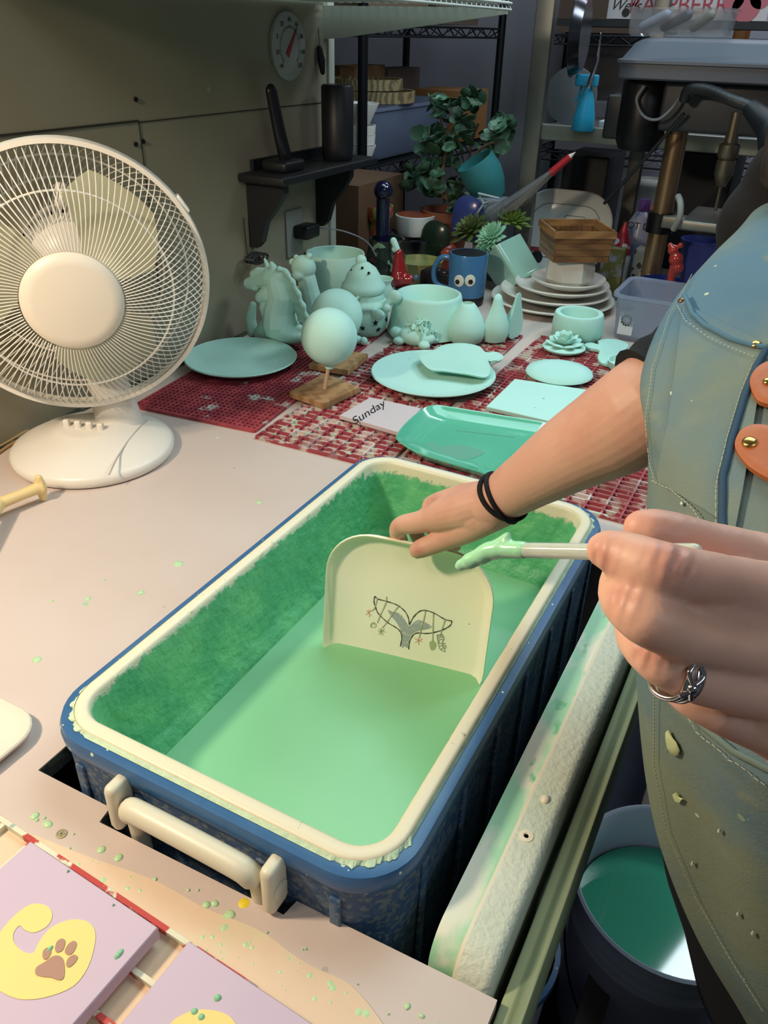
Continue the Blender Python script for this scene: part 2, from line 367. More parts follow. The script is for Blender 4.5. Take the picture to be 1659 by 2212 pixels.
# lid standing on edge beside the cooler
ld = thing('loose_lid', 'pale textured cooler lid standing on its side between the cooler and the wooden rail', 'lid', (.437, .3, .4495))
M_lid = mat('cream_leather_grain', '#d3d8c4', .5, bump=[(170, .7, .0025), (50, .4, .002)], var=(7, '#c6d0ba', .4, .7), spots=[(14, '#9cc8a4', .1)])
LT = .866
def slab_yz(x0, x1, y0, y1, z0, z1, r, ch):
    mb = MB(); w_, h_ = y1 - y0, z1 - z0; cy_, cz_ = (y0 + y1) / 2, (z0 + z1) / 2; rings = []
    for x, d in ((x0, 0), (x1 - ch, 0), (x1 - ch * .55, ch * .15), (x1 - ch * .15, ch * .5), (x1, ch)):
        rings.append([(x, cy_ + a, cz_ + b) for a, b in rrect(w_ - 2 * d, h_ - 2 * d, max(r - d, .004), 8)])
    return mb.loft(rings, True)
slab_yz(.4385, .4690, -.004, .66, .45, LT, .035, .009).build('outer_shell', M_lid, ld, 60)
slab_yz(.4355, .4395, -.002, .658, .45, LT - .0005, .034, .001).build('seam_bead', mat('cream_bead', '#e6dcc4', .45), ld, 50)
slab_yz(.4120, .4365, .004, .652, .455, LT - .003, .03, .001).build('inner_liner', mat('stained_white_liner', '#e2e2cc', .5, var=[(22, '#a4d8b0', .45, .56), (50, '#74c08c', .6, .66)], stretch=(1, .4, 1)), ld, 50)
p = onz(1178, 1727, LT); MB().ball(p, .0045, 12, 8, sc=(1, 1.3, .8)).build('screw_plug', mat('cream_bead', ''), ld, 50)
p = onz(1137, 1806, LT); MB().lathe([(.007, 0), (.0065, .0009), (.003, .0012), (.0015, -.001)], p, 18).build('screw_plug', mat('cream_bead', ''), ld, 50)
# ---------------------------------------------------------------- fan
fc = dep(157, 610, 1.255)
ax = (RIGHT * .31 + DOWN * .54 - FWD * .78).normalized()
fb = onz(203, 965, T + .012); fb.z = T
fan = thing('table_fan', 'white round table fan with wire cage on a domed base by the panel wall', 'fan', fb)
b = MB()
RB = .137
b.lathe([(RB - .006, 0), (RB, .004), (RB + .002, .016), (RB - .003, .022), (RB - .012, .0255), (RB * .78, .036), (RB * .55, .045), (.055, .054), (.05, .056)], fb, 64)
b.build('base', M_white, fan, 60)
up = Vector((0, 0, 1)); fx = (up - ax * up.dot(ax)).normalized(); fy = ax.cross(fx)
rear = fc - ax * .10
nk = MB(); nk.tube([fb + Vector((.012, .055, .035)), fb + Vector((.006, .055, .10)), Vector((rear.x, rear.y, fb.z + .20)) * .6 + (fb + Vector((0, .05, .18))) * .4, rear - up * .03], [.044, .034, .03, .03], 20)
nk.build('neck', M_white, fan, 60)
def domez(r):
    pr = [(0, .056), (.055, .054), (RB * .55, .045), (RB * .78, .036), (RB - .012, .0255), (RB - .003, .022), (RB + .002, .014)]
    for (a, za), (b_, zb) in zip(pr, pr[1:]):
        if r <= b_: return za + (zb - za) * (r - a) / (b_ - a)
    return .01
def ondome(px, py):
    z = T + .04
    for _ in range(8):
        q = onz(px, py, z); z = T + domez(math.hypot(q.x - fb.x, q.y - fb.y))
    return onz(px, py, z)
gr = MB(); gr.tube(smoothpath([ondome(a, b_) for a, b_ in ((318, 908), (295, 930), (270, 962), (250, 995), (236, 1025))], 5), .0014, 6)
gr.build('groove_shade', mat('pale_shadow_line', '#b9b4aa', .5), fan, 60)  # raised line with the shade of a base groove put into its colour
hd0 = (ondome(145, 921), ondome(218, 929))
for i in range(4):
    p = hd0[0].lerp(hd0[1], i / 3.0); MB().box((p.x, p.y, p.z + .004), (.011, .010, .018), rz=.5, ch=.003).build('speed_button', M_white, fan, 50)
MF = basis(fc, fx, fy, ax)
RC = .207
mot = MB(); mot.lathe([(.03, -.235), (.06, -.225), (.078, -.19), (.084, -.14), (.080, -.105), (.06, -.09), (.045, -.075), (.02, -.07)], (0, 0, 0), 32, M=MF)
mot.lathe([(.014, .062), (.014, .075), (.009, .085), (.011, .10), (.006, .104), (0, .104)], (0, 0, 0), 14, M=MF @ Matrix.Translation((.012, 0, -.16)) @ Matrix.Rotation(PI / 2, 4, 'Y'))
mo = mot.build('motor_housing', M_white, fan, 50)
v = MB()
for i in range(26):
    a = 2 * PI * i / 26; v.box((.0815 * math.cos(a), .0815 * math.sin(a), -.112), (.004, .004, .010), M=MF, rz=a)
v.build('vent_slots', M_dk, mo, 0)
# blades
for k in range(3):
    bl = MB(); rows = []; a0 = k * 2 * PI / 3 + math.radians(-62)
    NR, NC = 10, 12
    for i in range(NR + 1):
        r = .03 + (.170 - .03) * i / NR; rr = []
        wid = math.radians(34 + 44 * math.sin(PI * min(1, i / NR * .62 + .1)))
        if i > NR - 3: wid *= (1 - .16 * (i - (NR - 3)))
        for j in range(NC + 1):
            t = j / NC - .5; a = a0 + t * wid + .5 * (r / .18)
            rr.append((r * math.cos(a), r * math.sin(a), -t * .045 * (1 - .3 * i / NR) + .0))
        rows.append(rr)
    for i in range(NR + 1): rows[i] = rows[i] + [(x, y, z - .002) for x, y, z in reversed(rows[i])]
    bl.loft(rows, True, MF); bl.build('blade', mat('dusty_translucent_blade', '#b4b498', .5, bump=(60, .3), var=(18, '#a5a68a', .4, .7), trans=.15), fan, 40)
MB().lathe([(.03, -.03), (.034, .0), (.03, .02), (.01, .026)], (0, 0, 0), 28, M=MF).build('hub', M_white, fan, 50)
# cage
HB = .088
def cage(front, n, twist, rwire):
    mb = MB(); s = 1 if front else -1
    for i in range(n):
        a = 2 * PI * i / n; pts = []
        for q in range(11):
            t = q / 10.0
            r = .075 + (RC - .075) * t
            hgt = (HB if front else .085) * (1 - t ** 3.2) * s + .004 * s
            if q == 10: hgt = s * -.006
            aa = a + twist * t
            pts.append((r * math.cos(aa), r * math.sin(aa), hgt))
        mb.tube(pts, rwire, 4, M=MF)
    return mb
w = cage(True, 118, .18, .0009); w.build('front_grille', M_white, fan, 60)
w = cage(False, 92, -.42, .0009); w.build('rear_grille', M_white, fan, 60)
rg = MB()
for r, z in ((.150, HB * .62),):
    rg.tube([(r * math.cos(2 * PI * i / 64), r * math.sin(2 * PI * i / 64), z + .001) for i in range(64)], .0016, 6, True, MF)
for r, z in ((.145, -.062), (.182, -.035)):
    rg.tube([(r * math.cos(2 * PI * i / 64), r * math.sin(2 * PI * i / 64), z) for i in range(64)], .0016, 6, True, MF)
rg.build('support_ring', M_white, fan, 60)
rm = MB(); rm.loft([[((RC + dr_) * math.cos(2 * PI * i / 96), (RC + dr_) * math.sin(2 * PI * i / 96), z) for i in range(96)] for dr_, z in ((-.003, -.013), (.004, -.013), (.006, 0), (.004, .013), (-.003, .013), (-.001, 0))], False, MF, True, True)
rmo = rm.build('cage_rim', M_white, fan, 60)
MB().box((RC + .006, 0, 0), (.008, .03, .02), M=MF @ Matrix.Rotation(math.radians(-58), 4, 'Z'), ch=.003).build('rim_clip', M_white, rmo, 50)
MB().lathe([(.0725, HB - .004), (.074, HB + .002), (.0715, HB + .008), (.055, HB + .011), (0, HB + .012)], (0, 0, 0), 56, M=MF).build('grille_badge', mat('fan_badge', '#e6dccb', .4), fan, 60)
# ---------------------------------------------------------------- drying mats
M_mat = mat('red_mat_glazed', '#a04048', .55, var=[(30, '#cdbcb6', .50, .56), (60, '#b4cdb0', .62, .65), (9, '#8a3a40', .45, .7)])
M_mat2 = mat('red_mat_dense', '#8e3540', .6, var=[(14, '#c9c0b8', .60, .66), (40, '#a8464c', .45, .6)])
def grid_mat(name, c, w, l, rz, px, py, bw, h, m, label, extra=0):
    mb = MB(); M = Matrix.Translation((c[0], c[1], T)) @ Matrix.Rotation(rz, 4, 'Z'); r = random.Random(int(w * 1000))
    nx = max(1, round(w / px)); ny = max(1, round(l / py))
    for i in range(nx + 1):
        mb.box((-w / 2 + w * i / nx, 0, h / 2 + .0003), (bw, l, h - .0005), M)
    for j in range(ny + 1):
        mb.box((0, -l / 2 + l * j / ny, h / 2), (w, bw * (1.6 if j in (0, ny) else 1), h), M)
    o = mb.build(name, m, None, 0, loc=(c[0], c[1], T)); tag(o, label, 'mat', 'red drying mats on the table'); return o
grid_mat('drying_mat', (-.468, 1.06), .275, .66, .10, .0105, .0125, .0045, .006, M_mat2, 'fine-holed dusty red drying mat lying beside the fan and under the oval plate')
grid_mat('drying_mat', (-.165, 1.13), .262, .80, .035, .0262, .0185, .0034, .006, M_mat, 'glaze-crusted red grid mat in the middle, under the wooden ball stands')
grid_mat('drying_mat', (.218, 1.165), .45, .79, .0, .0307, .0158, .0034, .006, M_mat, 'red grid mat of wide cells reaching towards the apron, right of the green tray')
# big-cell mat under the lilac tiles, front left
bm = MB(); 
pA, pB = onz(-40, 1745, T + .004), onz(395, 2035, T + .004)
dx = (pB - pA).normalized(); dy = Vector((dx.y, -dx.x, 0)); Lx = (pB - pA).length + .10
for i in range(8):
    s0 = pA + dx * (i * .0382 - .02 + .018); e0 = s0 + dy * .26
    bm.box(((s0 + e0) / 2), (.26, .0045, .007), rz=math.atan2(dy.y, dy.x))
for j in range(7):
    s0 = pA + dy * (j * .0385) - dx * .03; e0 = s0 + dx * (Lx + .0)
    bm.box(((s0 + e0) / 2) + Vector((0, 0, .0006)), (Lx, .0045, .007), rz=math.atan2(dx.y, dx.x))
tag(bm.build('drying_mat', mat('red_mat_big', '#b8423c', .5, var=[(34, '#d6d3b8', .49, .53), (70, '#9db0a4', .66, .69)]), None, 0, loc=(pA.x, pA.y, T)), 'large-celled red mat under the two lilac tiles at the front corner', 'mat', 'red drying mats on the table')
MH = T + .0075      # top of the mats
# ---------------------------------------------------------------- lilac tiles at the front
M_lil = mat('lilac_glaze', '#c4b0c0', .5, var=(5, '#bfaabc', .4, .7))
M_lils = mat('lilac_tile_side', '#a08a9c', .6)
def tile(name, label, cat, corners, z1, th, m, group=None):
    t = thing(name, label, cat, corners[0], group=group); t.location.z = z1 - th
    mb = MB(); c = sum((Vector(q) for q in corners), Vector()) / len(corners)
    def ring(k, z): return [(c.x + (q.x - c.x) * k, c.y + (q.y - c.y) * k, z) for q in corners]
    mb.loft([ring(.985, z1 - th), ring(1, z1 - th + .001), ring(1, z1 - .001), ring(.99, z1)], True)
    mb.build('slab', m, t, 30); return t
zt = T + .0235
q0, q1 = onz(115, 1850, zt), onz(341, 2003, zt); ex = (q1 - q0); ey = Vector((ex.y, -ex.x, 0)).normalized() * .155; ex = ex.normalized() * .155
q0 = q1 - ex
t1 = tile('lilac_tile', 'square lilac tile with a yellow swirl and brown paw print', 'tile', [q0, q1, q1 + ey, q0 + ey], zt, .015, M_lil, None)
def decal(name, polys, z, m, parent, th=.0006, n=5, zf=None):
    mb = MB()
    for pts in polys:
        P = smoothpath([onz(px, py, z) for px, py in pts], n, True)
        mb.loft([[(p.x, p.y, z - .0002) for p in P], [(p.x, p.y, z + th) for p in P]], True)
    return mb.build(name, m, parent, 30)
M_yel = mat('yellow_underglaze', '#e9cf80', .55); M_brn = mat('brown_underglaze', '#a9826f', .55)
sw = decal('yellow_swirl', [[(0, 2015), (30, 1980), (65, 1955), (95, 1955), (111, 1968), (112, 1985), (100, 2003), (75, 2015), (55, 2010), (43, 2000), (30, 2015), (30, 2035), (45, 2053), (62, 2060), (75, 2056), (85, 2035), (110, 2005), (150, 1988), (185, 1990), (204, 2008), (205, 2040), (190, 2090), (160, 2130), (110, 2152), (60, 2160), (20, 2152), (-25, 2120), (-40, 2070)]], zt, M_yel, t1, n=3)
decal('paw_print', [[(98, 2078), (115, 2066), (130, 2066), (138, 2078), (139, 2108), (130, 2118), (110, 2112), (90, 2110), (77, 2104), (79, 2090)], [(92, 2065), (95, 2052), (107, 2047), (111, 2056), (104, 2070), (96, 2073)], [(119, 2050), (123, 2035), (134, 2028), (141, 2034), (136, 2052), (124, 2058)], [(140, 2055), (148, 2040), (160, 2033), (166, 2040), (158, 2058), (147, 2063)], [(143, 2083), (148, 2070), (160, 2063), (168, 2068), (162, 2080), (149, 2090)]], zt + .0007, M_brn, t1, n=3)
sp = MB()
for px, py, r in ((257, 2060, .004), (108, 2050, .003), (147, 1882, .0012), (245, 1955, .001)):
    p = onz(px, py, zt + .0006); sp.lathe([(r, -.0004), (r * .7, .0012), (0, .0018)], p, 12, sx=.6, sy=1.2)
tag(sp.build('glaze_drops', mat('green_drop', '#8fc49a', .15), t1, 60), kind='stuff')
q0 = onz(408, 2032, zt); t2 = tile('lilac_tile', 'lilac tile with a yellow curve cut off by the bottom edge of the picture', 'tile', [q0, q0 + ex, q0 + ex + ey, q0 + ey], zt, .015, M_lil, None)
decal('yellow_swirl', [[(330, 2330), (360, 2225), (400, 2190), (450, 2182), (500, 2200), (520, 2260), (470, 2330)]], zt, M_yel, t2)
sp = MB()
for px, py in ((470, 2155), (420, 2185), (435, 2197)):
    p = onz(px, py, zt + .0003); sp.lathe([(.003, -.0004), (.002, .0014), (0, .002)], p, 12)
tag(sp.build('glaze_drops', mat('green_drop', ''), t2, 60), kind='stuff')
# white plate at the left edge and the yellow bone
p = onz(-62, 1590, T + .012)
wp = MB(); wp.loft([[(p.x + x * k, p.y + y * k, z) for x, y in rrect(.105, .105, .035)] for k, z in ((.6, T), (.85, T + .003), (.98, T + .009), (1, T + .013), (.97, T + .0145), (.92, T + .013), (.8, T + .008), (.4, T + .006))], True)
tag(wp.build('saucer', mat('cream_bisque', '#dfd3c2', .6), None, 50, loc=(p.x, p.y, T)), 'cream rounded saucer cut off at the left edge of the table', 'saucer')
bn = MB(); z = T + .026
a0 = dep(90, 1058, depth(onz(90, 1075))); 
pe = onz(88, 1052, z); pm = onz(-2, 1088, z); pn = onz(-14, 1150, z + .004)
bn.tube([pm, pm.lerp(pe, .5), pe - (pe - pm).normalized() * .006, pe], [.0095, .0085, .0095, .014], 14)
d = Vector((0, 0, 1)); bn.tube([pe + d * .016, pe, pe - d * .019], [.006, .010, .006], 14, round_ends=True)
bn.tube([pm, pn - Vector((.0, .03, 0))], [.010, .0085], 14, round_ends=True)
bn.tube([pm - (pe - pm).normalized() * .08, pm], [.010, .0095], 14, round_ends=True)
for k in ((pe, 0), (pn - Vector((0, .03, 0)), 0)): pass
tag(bn.build('tile_setter', mat('yellow_cream_plastic', '#e3c98c', .4, spots=[(40, '#b9cf98', .12)]), None, 50, mods=REM(.0016, 6), loc=(pe.x, pe.y, T)), 'pale yellow bone-shaped pottery tool lying in front of the fan', 'pottery tool')
cdm = MB(); cdm.tube([onz(-30, 985, T + .003), onz(0, 965, T + .003), onz(22, 953, T + .003), onz(60, 930, T + .003)], .0035, 8); cdm.tube([onz(-30, 998, T + .003), onz(0, 976, T + .003), onz(20, 962, T + .003), onz(60, 940, T + .003)], .0028, 8)
tag(cdm.build('cable_raceway', mat('tan_cord', '#a98a5c', .6), None, 50), 'tan cord running along the foot of the wall behind the fan base', 'cord')
# ---------------------------------------------------------------- mint pieces
def disc(px, py, rpx, z, prof, name, label, cat, m, sx=1, sy=1, seg=56, rz=0, group=None):
    p = onz(px, py, z); k = mpp(p) * rpx
    mb = MB(); mb.lathe([(r * k, zz) for r, zz in prof], (0, 0, 0), seg, M=Matrix.Translation((p.x, p.y, MH)) @ Matrix.Rotation(rz, 4, 'Z'), sx=sx, sy=sy)
    return tag(mb.build(name, m, None, 50, loc=(p.x, p.y, MH)), label, cat, group), p, k
plate_prof = [(.55, 0), (.62, .001), (.9, .010), (1, .018), (.985, .0205), (.93, .0165), (.68, .008), (.6, .0065), (0, .006)]
disc(520, 768, 121, MH + .02, plate_prof, 'dinner_plate', 'round flat mint plate without decoration, next to the fan', 'plate', M_mint)
o, pp, k = disc(936, 802, 135, MH + .02, plate_prof, 'plate', 'round mint plate under the leaf-shaped plate, middle of the mats', 'plate', M_mint2)
# spoon rest with lobes lying on the plate
zz = MH + .024; mb = MB(); P = smoothpath([onz(px, py, zz) for px, py in ((905, 772), (935, 760), (960, 748), (1000, 745), (1035, 752), (1050, 765), (1075, 765), (1088, 775), (1075, 784), (1055, 782), (1060, 800), (1050, 818), (1010, 812), (960, 805), (925, 800))], 4, True)
c = sum(P, Vector()) / len(P)
mb.loft([[(c.x + (q.x - c.x) * k_, c.y + (q.y - c.y) * k_, z) for q in P] for k_, z in ((.8, zz - .004), (.95, zz - .001), (1, zz + .004), (.97, zz + .0055), (.85, zz + .003), (.4, zz + .002))], True)
tag(mb.build('leaf_plate', M_mint, None, 50, loc=(c.x, c.y, zz - .004)), 'lobed mint spoon rest with a small handle, lying on the speckled plate', 'spoon rest')
disc(1208, 803, 72, MH + .012, [(.5, 0), (.8, .003), (1, .010), (.96, .015), (.6, .020), (0, .021)], 'pebble', 'oval mint disc with a smooth domed top behind the square tile', 'disc', M_mint)
# square mint tile
zt2 = MH + .0085
cs = [onz(px, py, zt2) for px, py in ((1050, 878), (1112, 818), (1272, 842), (1215, 916))]
tt = tile('square_tile', 'flat square mint tile with a few dark specks beside the forearm', 'tile', cs, zt2, .0085, M_mint2)
# Sunday tile
cs = [onz(px, py, zt2) for px, py in ((733, 897), (800, 858), (910, 882), (862, 934))]
ts = tile('lettered_tile', 'small white square tile lettered Sunday in black with a lilac edge', 'tile', cs, zt2, .0085, mat('lilac_white_tile', '#cdbfc0', .5))
vx = (cs[2] - cs[3]).normalized(); vy = Vector((-vx.y, vx.x, 0)); o_ = onz(797, 899, zt2)
tx = -(cs[3] - cs[2]).normalized()
text('Sunday', 'black_lettering', mat('black_ink', '#1b1a1e', .5), ts, basis(onz(796, 891, zt2 + .0002), (onz(832, 868, zt2) - onz(772, 905, zt2)).normalized(), (onz(780, 868, zt2) - onz(812, 905, zt2)).normalized(), Vector((0, 0, 1))), .040, shear=.25)
# glossy tray
zz = MH + .018
cs = smoothpath([onz(px, py, zz) for px, py in ((857, 950), (862, 930), (885, 905), (915, 882), (940, 876), (975, 880), (1080, 897), (1190, 915), (1215, 925), (1205, 945), (1160, 985), (1105, 1030), (1080, 1040), (1040, 1022), (960, 998), (900, 978))], 4, True)
c = sum(cs, Vector()) / len(cs); mb = MB()
mb.loft([[(c.x + (q.x - c.x) * k_, c.y + (q.y - c.y) * k_, z) for q in cs] for k_, z in ((.82, MH), (.9, MH + .003), (.985, zz - .002), (1, zz), (.985, zz + .002), (.95, zz), (.88, zz - .010), (.5, zz - .012))], True)
tr = thing('serving_tray', 'glossy wet green rectangular tray with a faint painted fish by the cooler', 'tray', (c.x, c.y, MH))
mb.build('dish', mat('wet_green_glaze', '#5cb596', .12, var=(6, '#66bd9c', .4, .7), coat=.5), tr, 50)
mb = MB(); Pf = smoothpath([onz(px, py, zz - .0115) for px, py in ((920, 962), (935, 955), (950, 965), (990, 960), (1025, 968), (1045, 978), (1010, 992), (960, 985), (930, 972))], 4, True)
mb.loft([[(p.x, p.y, zz - .0119) for p in Pf], [(p.x, p.y, zz - .0114) for p in Pf]], True)
for a_, b_ in (((985, 930), (1112, 945)),): mb.tube([onz(*a_, zz - .0116), onz(*b_, zz - .0116)], .0006, 5)
mb.build('fish_painting', mat('faint_grey_paint', '#6aa690', .3), tr, 30)
cs = [onz(px, py, MH + .0165) for px, py in ((1135, 972), (1172, 918), (1240, 925), (1200, 960), (1150, 985))]
mb = MB(); mb.prism([(q.x, q.y) for q in cs], MH + .0205, MH + .0215); tag(mb.build('paper_slip', mat('white_paper', '#dcdfe0', .8), None, 0), 'corner of white paper lying on the green tray under the forearm', 'paper')
# balls on wooden stands
def ball_stand(px, py, rpx, corners, group, lab, labs, clab):
    zs = MH + .013
    cs = [onz(a, b_, zs) for a, b_ in corners]
    s = tile('wooden_stand', labs, 'stand', cs, zs, .013, M_wood)
    c = sum(cs, Vector()) / 4
    d = depth((c.x, c.y, zs + .05)) ; bc = dep(px, py, d)
    for _ in range(8):
        bc = dep(px, py, d); d += ((c - bc).dot(FWD)) * .0
    # centre the ball above the stand
    t = ony(px, py, c.y); k = mpp(t) * rpx
    MB().tube([(c.x, c.y, zs - .004), (t.x, c.y, t.z - k + .004)], .0042, 10).build('dowel', mat('dowel_wood', '#cdb292', .6), s, 50)
    bt = thing('ball_ornament', lab, 'ball', (t.x, c.y, t.z - k))
    MB().ball((t.x, c.y, t.z), k, 40, 24).build('sphere', M_mint, bt, 60)
    MB().lathe([(.008, -.010), (.0095, -.009), (.009, .004)], (t.x, c.y, t.z - k), 18).build('neck_ring', M_mint, bt, 50)
    return s
ball_stand(711, 727, 61, ((625, 846), (700, 806), (777, 836), (700, 872)), None, 'front mint ball held on a peg over the nearer wooden block', 'nearer square wooden block with a peg under the front ball', 0)
ball_stand(727, 681, 56, ((667, 786), (715, 752), (795, 764), (752, 800)), None, 'rear mint ball partly hidden behind the front ball', 'rear wooden block standing behind the front ball stand', 0)
# bowls, cups
def lathe_at(px, py, rpx, prof, name, label, cat, m, z0=MH, seg=48, parts=None, sx=1, sy=1, rz=0):
    """px,py = centre of the foot; prof in units of the radius"""
    p = onz(px, py, z0); k = mpp(p) * rpx; mb = MB(); mb.lathe([(r * k, z * k) for r, z in prof], (0, 0, 0), seg, M=Matrix.Translation(p) @ Matrix.Rotation(rz, 4, 'Z'), sx=sx, sy=sy)
    if parts is None: return tag(mb.build(name, m, None, 50, loc=p), label, cat), p, k
    t = thing(name, label, cat, p); mb.build(parts, m, t, 50); return t, p, k
lathe_at(922, 716, 86, [(.9, 0), (1, .05), (.98, .12), (.82, .9), (.8, .96), (.75, .98), (.70, .94), (.62, .6), (.3, .45), (0, .42)], 'pet_bowl', 'large mint dog bowl with sloping sides behind the egg vase', 'bowl', M_mint)
lathe_at(1005, 738, 42, [(.62, 0), (.85, .12), (1, .5), (.98, .85), (.78, 1.35), (.45, 1.85), (.32, 2.0), (.26, 2.02), (.24, 1.9), (.26, 1.0), (0, .8)], 'bud_vase', 'egg-shaped mint bud vase with a small round opening', 'vase', M_mint)
lathe_at(1244, 727, 53, [(.93, 0), (1, .06), (1.02, .5), (.98, .92), (.94, 1.0), (.76, 1.0), (.72, .9), (.70, .35), (0, .3)], 'small_bowl', 'thick-walled small round mint bowl behind the rose dish', 'bowl', M_mint)
lathe_at(1350, 800, 40, [(.7, 0), (.95, .2), (1, .55), (.92, .55), (.85, .25), (0, .2)], 'small_dish', 'small mint dish half hidden behind the black sleeve', 'dish', M_mint)
lathe_at(725, 655, 62, [(.80, 0), (.86, .05), (.92, .9), (1, 1.68), (.98, 1.74), (.93, 1.72), (.86, .9), (.8, .2), (0, .15)], 'planter', 'tall mint flower pot behind the snowman lantern', 'pot', M_mint)
lathe_at(822, 660, 26, [(.7, 0), (1, .5), (1.05, 1.2), (.85, 1.7), (.8, 1.9), (1, 2.25), (.93, 2.27), (.75, 1.9), (.9, 1.2), (0, .8)], 'small_jug', 'small round mint jug right of the snowman hat', 'jug', M_mint)
# pear halves
def half_pear(px, py, hpx, wpx, rz, name, label, back=False):
    p = onz(px, py, MH); k = mpp(p); h = hpx * k; w_ = wpx * k / 2
    prof = [(.45, 0), (.82, .05), (1, .2), (.97, .38), (.72, .58), (.46, .75), (.36, .88), (.25, .97), (.05, 1)]
    mb = MB(); seg = 14; rings = []
    for r, z in prof:
        rings.append([(r * w_ * math.cos(PI * i / seg), r * w_ * math.sin(PI * i / seg) * .95, z * h) for i in range(seg + 1)])
    mb.loft(rings, True, Matrix.Translation(p) @ Matrix.Rotation(rz, 4, 'Z')); return tag(mb.build(name, M_mint, None, 45, loc=p), label, 'bookend')
half_pear(1066, 738, 104, 62, math.radians(-120), 'pear_half', 'mint half pear seen from its flat side, next to the egg vase')
half_pear(1112, 730, 98, 50, math.radians(75), 'pear_half', 'slender mint half pear standing alone in front of the white plates')
# rose dish
p = onz(1217, 758, MH); k = mpp(p)
t = thing('rose_dish', 'mint saucer with an open water lily modelled on top', 'dish', p)
MB().lathe([(30 * k, 0), (44 * k, 6 * k), (46 * k, 10 * k), (42 * k, 13 * k), (20 * k, 14 * k)], p, 40).build('saucer', M_mint, t, 50)
mb = MB()
for ring, (n, r, tilt, s, zz_) in enumerate(((7, 24, 1.25, 17, 13), (6, 15, .8, 15, 18), (5, 8, .4, 12, 24))):
    for i in range(n):
        a = 2 * PI * i / n + ring * .5
        M = Matrix.Translation(p + Vector((0, 0, zz_ * k))) @ Matrix.Rotation(a, 4, 'Z') @ Matrix.Translation((r * k * .6, 0, 0)) @ Matrix.Rotation(tilt, 4, 'Y')
        mb.ball((0, 0, s * k * .7), s * k, 12, 8, M=M, sc=(.22, .75, 1))
mb.ball(p + Vector((0, 0, 24 * k)), 9 * k, 12, 8)
mb.build('water_lily', M_mint, t, 60)
# mouse/heart shaped board
zz = MH + .006; mb = MB()
P = smoothpath([onz(px, py, zz) for px, py in ((1262, 744), (1275, 740), (1293, 744), (1292, 736), (1310, 732), (1340, 735), (1358, 745), (1352, 757), (1365, 765), (1350, 778), (1332, 776), (1322, 788), (1300, 784), (1291, 772), (1294, 757), (1272, 752))], 4, True)
c = sum(P, Vector()) / len(P)
mb.loft([[(c.x + (q.x - c.x) * k_, c.y + (q.y - c.y) * k_, z) for q in P] for k_, z in ((.97, MH), (1, MH + .001), (1, zz), (.97, zz + .001))], True)
tag(mb.build('heart_board', M_mint, None, 40, loc=(c.x, c.y, MH)), 'flat heart-shaped mint dish with a short handle behind the domed disc', 'dish')
# turtle with ruffled shell
p = onz(900, 742, MH); k = mpp(p)
t = thing('ruffled_turtle', 'small mint turtle figure with a heap of crumpled petals as shell', 'figurine', p)
mb = MB(); mb.ball(p + Vector((0, 0, 16 * k)), 40 * k, 20, 12, sc=(1.1, .8, .5)); mb.ball(p + Vector((-46 * k, -6 * k, 18 * k)), 14 * k, sc=(1.1, .9, .9)); mb.tube([p + Vector((-40 * k, 0, 16 * k)), p + Vector((-50 * k, -4 * k, 22 * k))], 9 * k, 10, round_ends=True)
for sx_, sy_ in ((-30, -26), (30, -26), (32, 22), (-26, 24)): mb.ball(p + Vector((sx_ * k, sy_ * k, 8 * k)), 12 * k, sc=(1.1, 1, .7))
mb.build('body', M_mint, t, 60, mods=REM(.0016, 5))
r = random.Random(11); mb = MB()
for i in range(46):
    a = r.uniform(0, 2 * PI); rad = r.uniform(0, 30) * k; zc = (24 + 22 * (1 - (rad / (30 * k)) ** 2)) * k
    M = Matrix.Translation(p + Vector((6 * k + rad * math.cos(a), rad * math.sin(a) * .8, zc))) @ Matrix.Rotation(r.uniform(0, 6.3), 4, 'Z') @ Matrix.Rotation(r.uniform(-.7, .7), 4, 'X')
    s = r.uniform(6, 11) * k; pts = [(s * math.cos(q * .5) * (1 + .25 * math.sin(q * 2.3)), s * .35 * math.sin(q * .9)) for q in range(7)]
    mb.loft([[(x, y - .12 * s, z) for x, y in pts] + [(x, y + .12 * s, z) for x, y in reversed(pts)] for z in (-s * .8, 0, s * .7)], True, M)
mb.build('petal_shell', M_mint, t, 30)
# ---- sculpted figures, each one remeshed skin
def sculpt(name, label, cat, anchor_px, items, vox=.0022, m=M_mint, extra=None, it=4, y=None):
    """items: ('b',px,py,rpx,dy,sc) ball  ('t',[(px,py,r,dy)..]) limb; pixels lie on a vertical plane through the anchor, dy = offset in depth units of px"""
    p = onz(*anchor_px, MH); k = mpp(p); t = thing(name, label, cat, p)
    def q(px, py, dy=0):
        v = ony(px, py, p.y); return v + Vector((-.35, .94, 0)) * dy * k
    mb = MB()
    for i_ in items:
        if i_[0] == 'b':
            _, a, b_, r_, dy, s_ = i_; mb.ball(q(a, b_, dy), r_ * k, 20, 12, sc=s_)
        else: mb.tube([q(a, b_, dy) for a, b_, r_, dy in i_[1]], [r_ * k for a, b_, r_, dy in i_[1]], 12, round_ends=True)
    mb.build('body', m, t, 60, mods=REM(vox, it)); return t, q, k
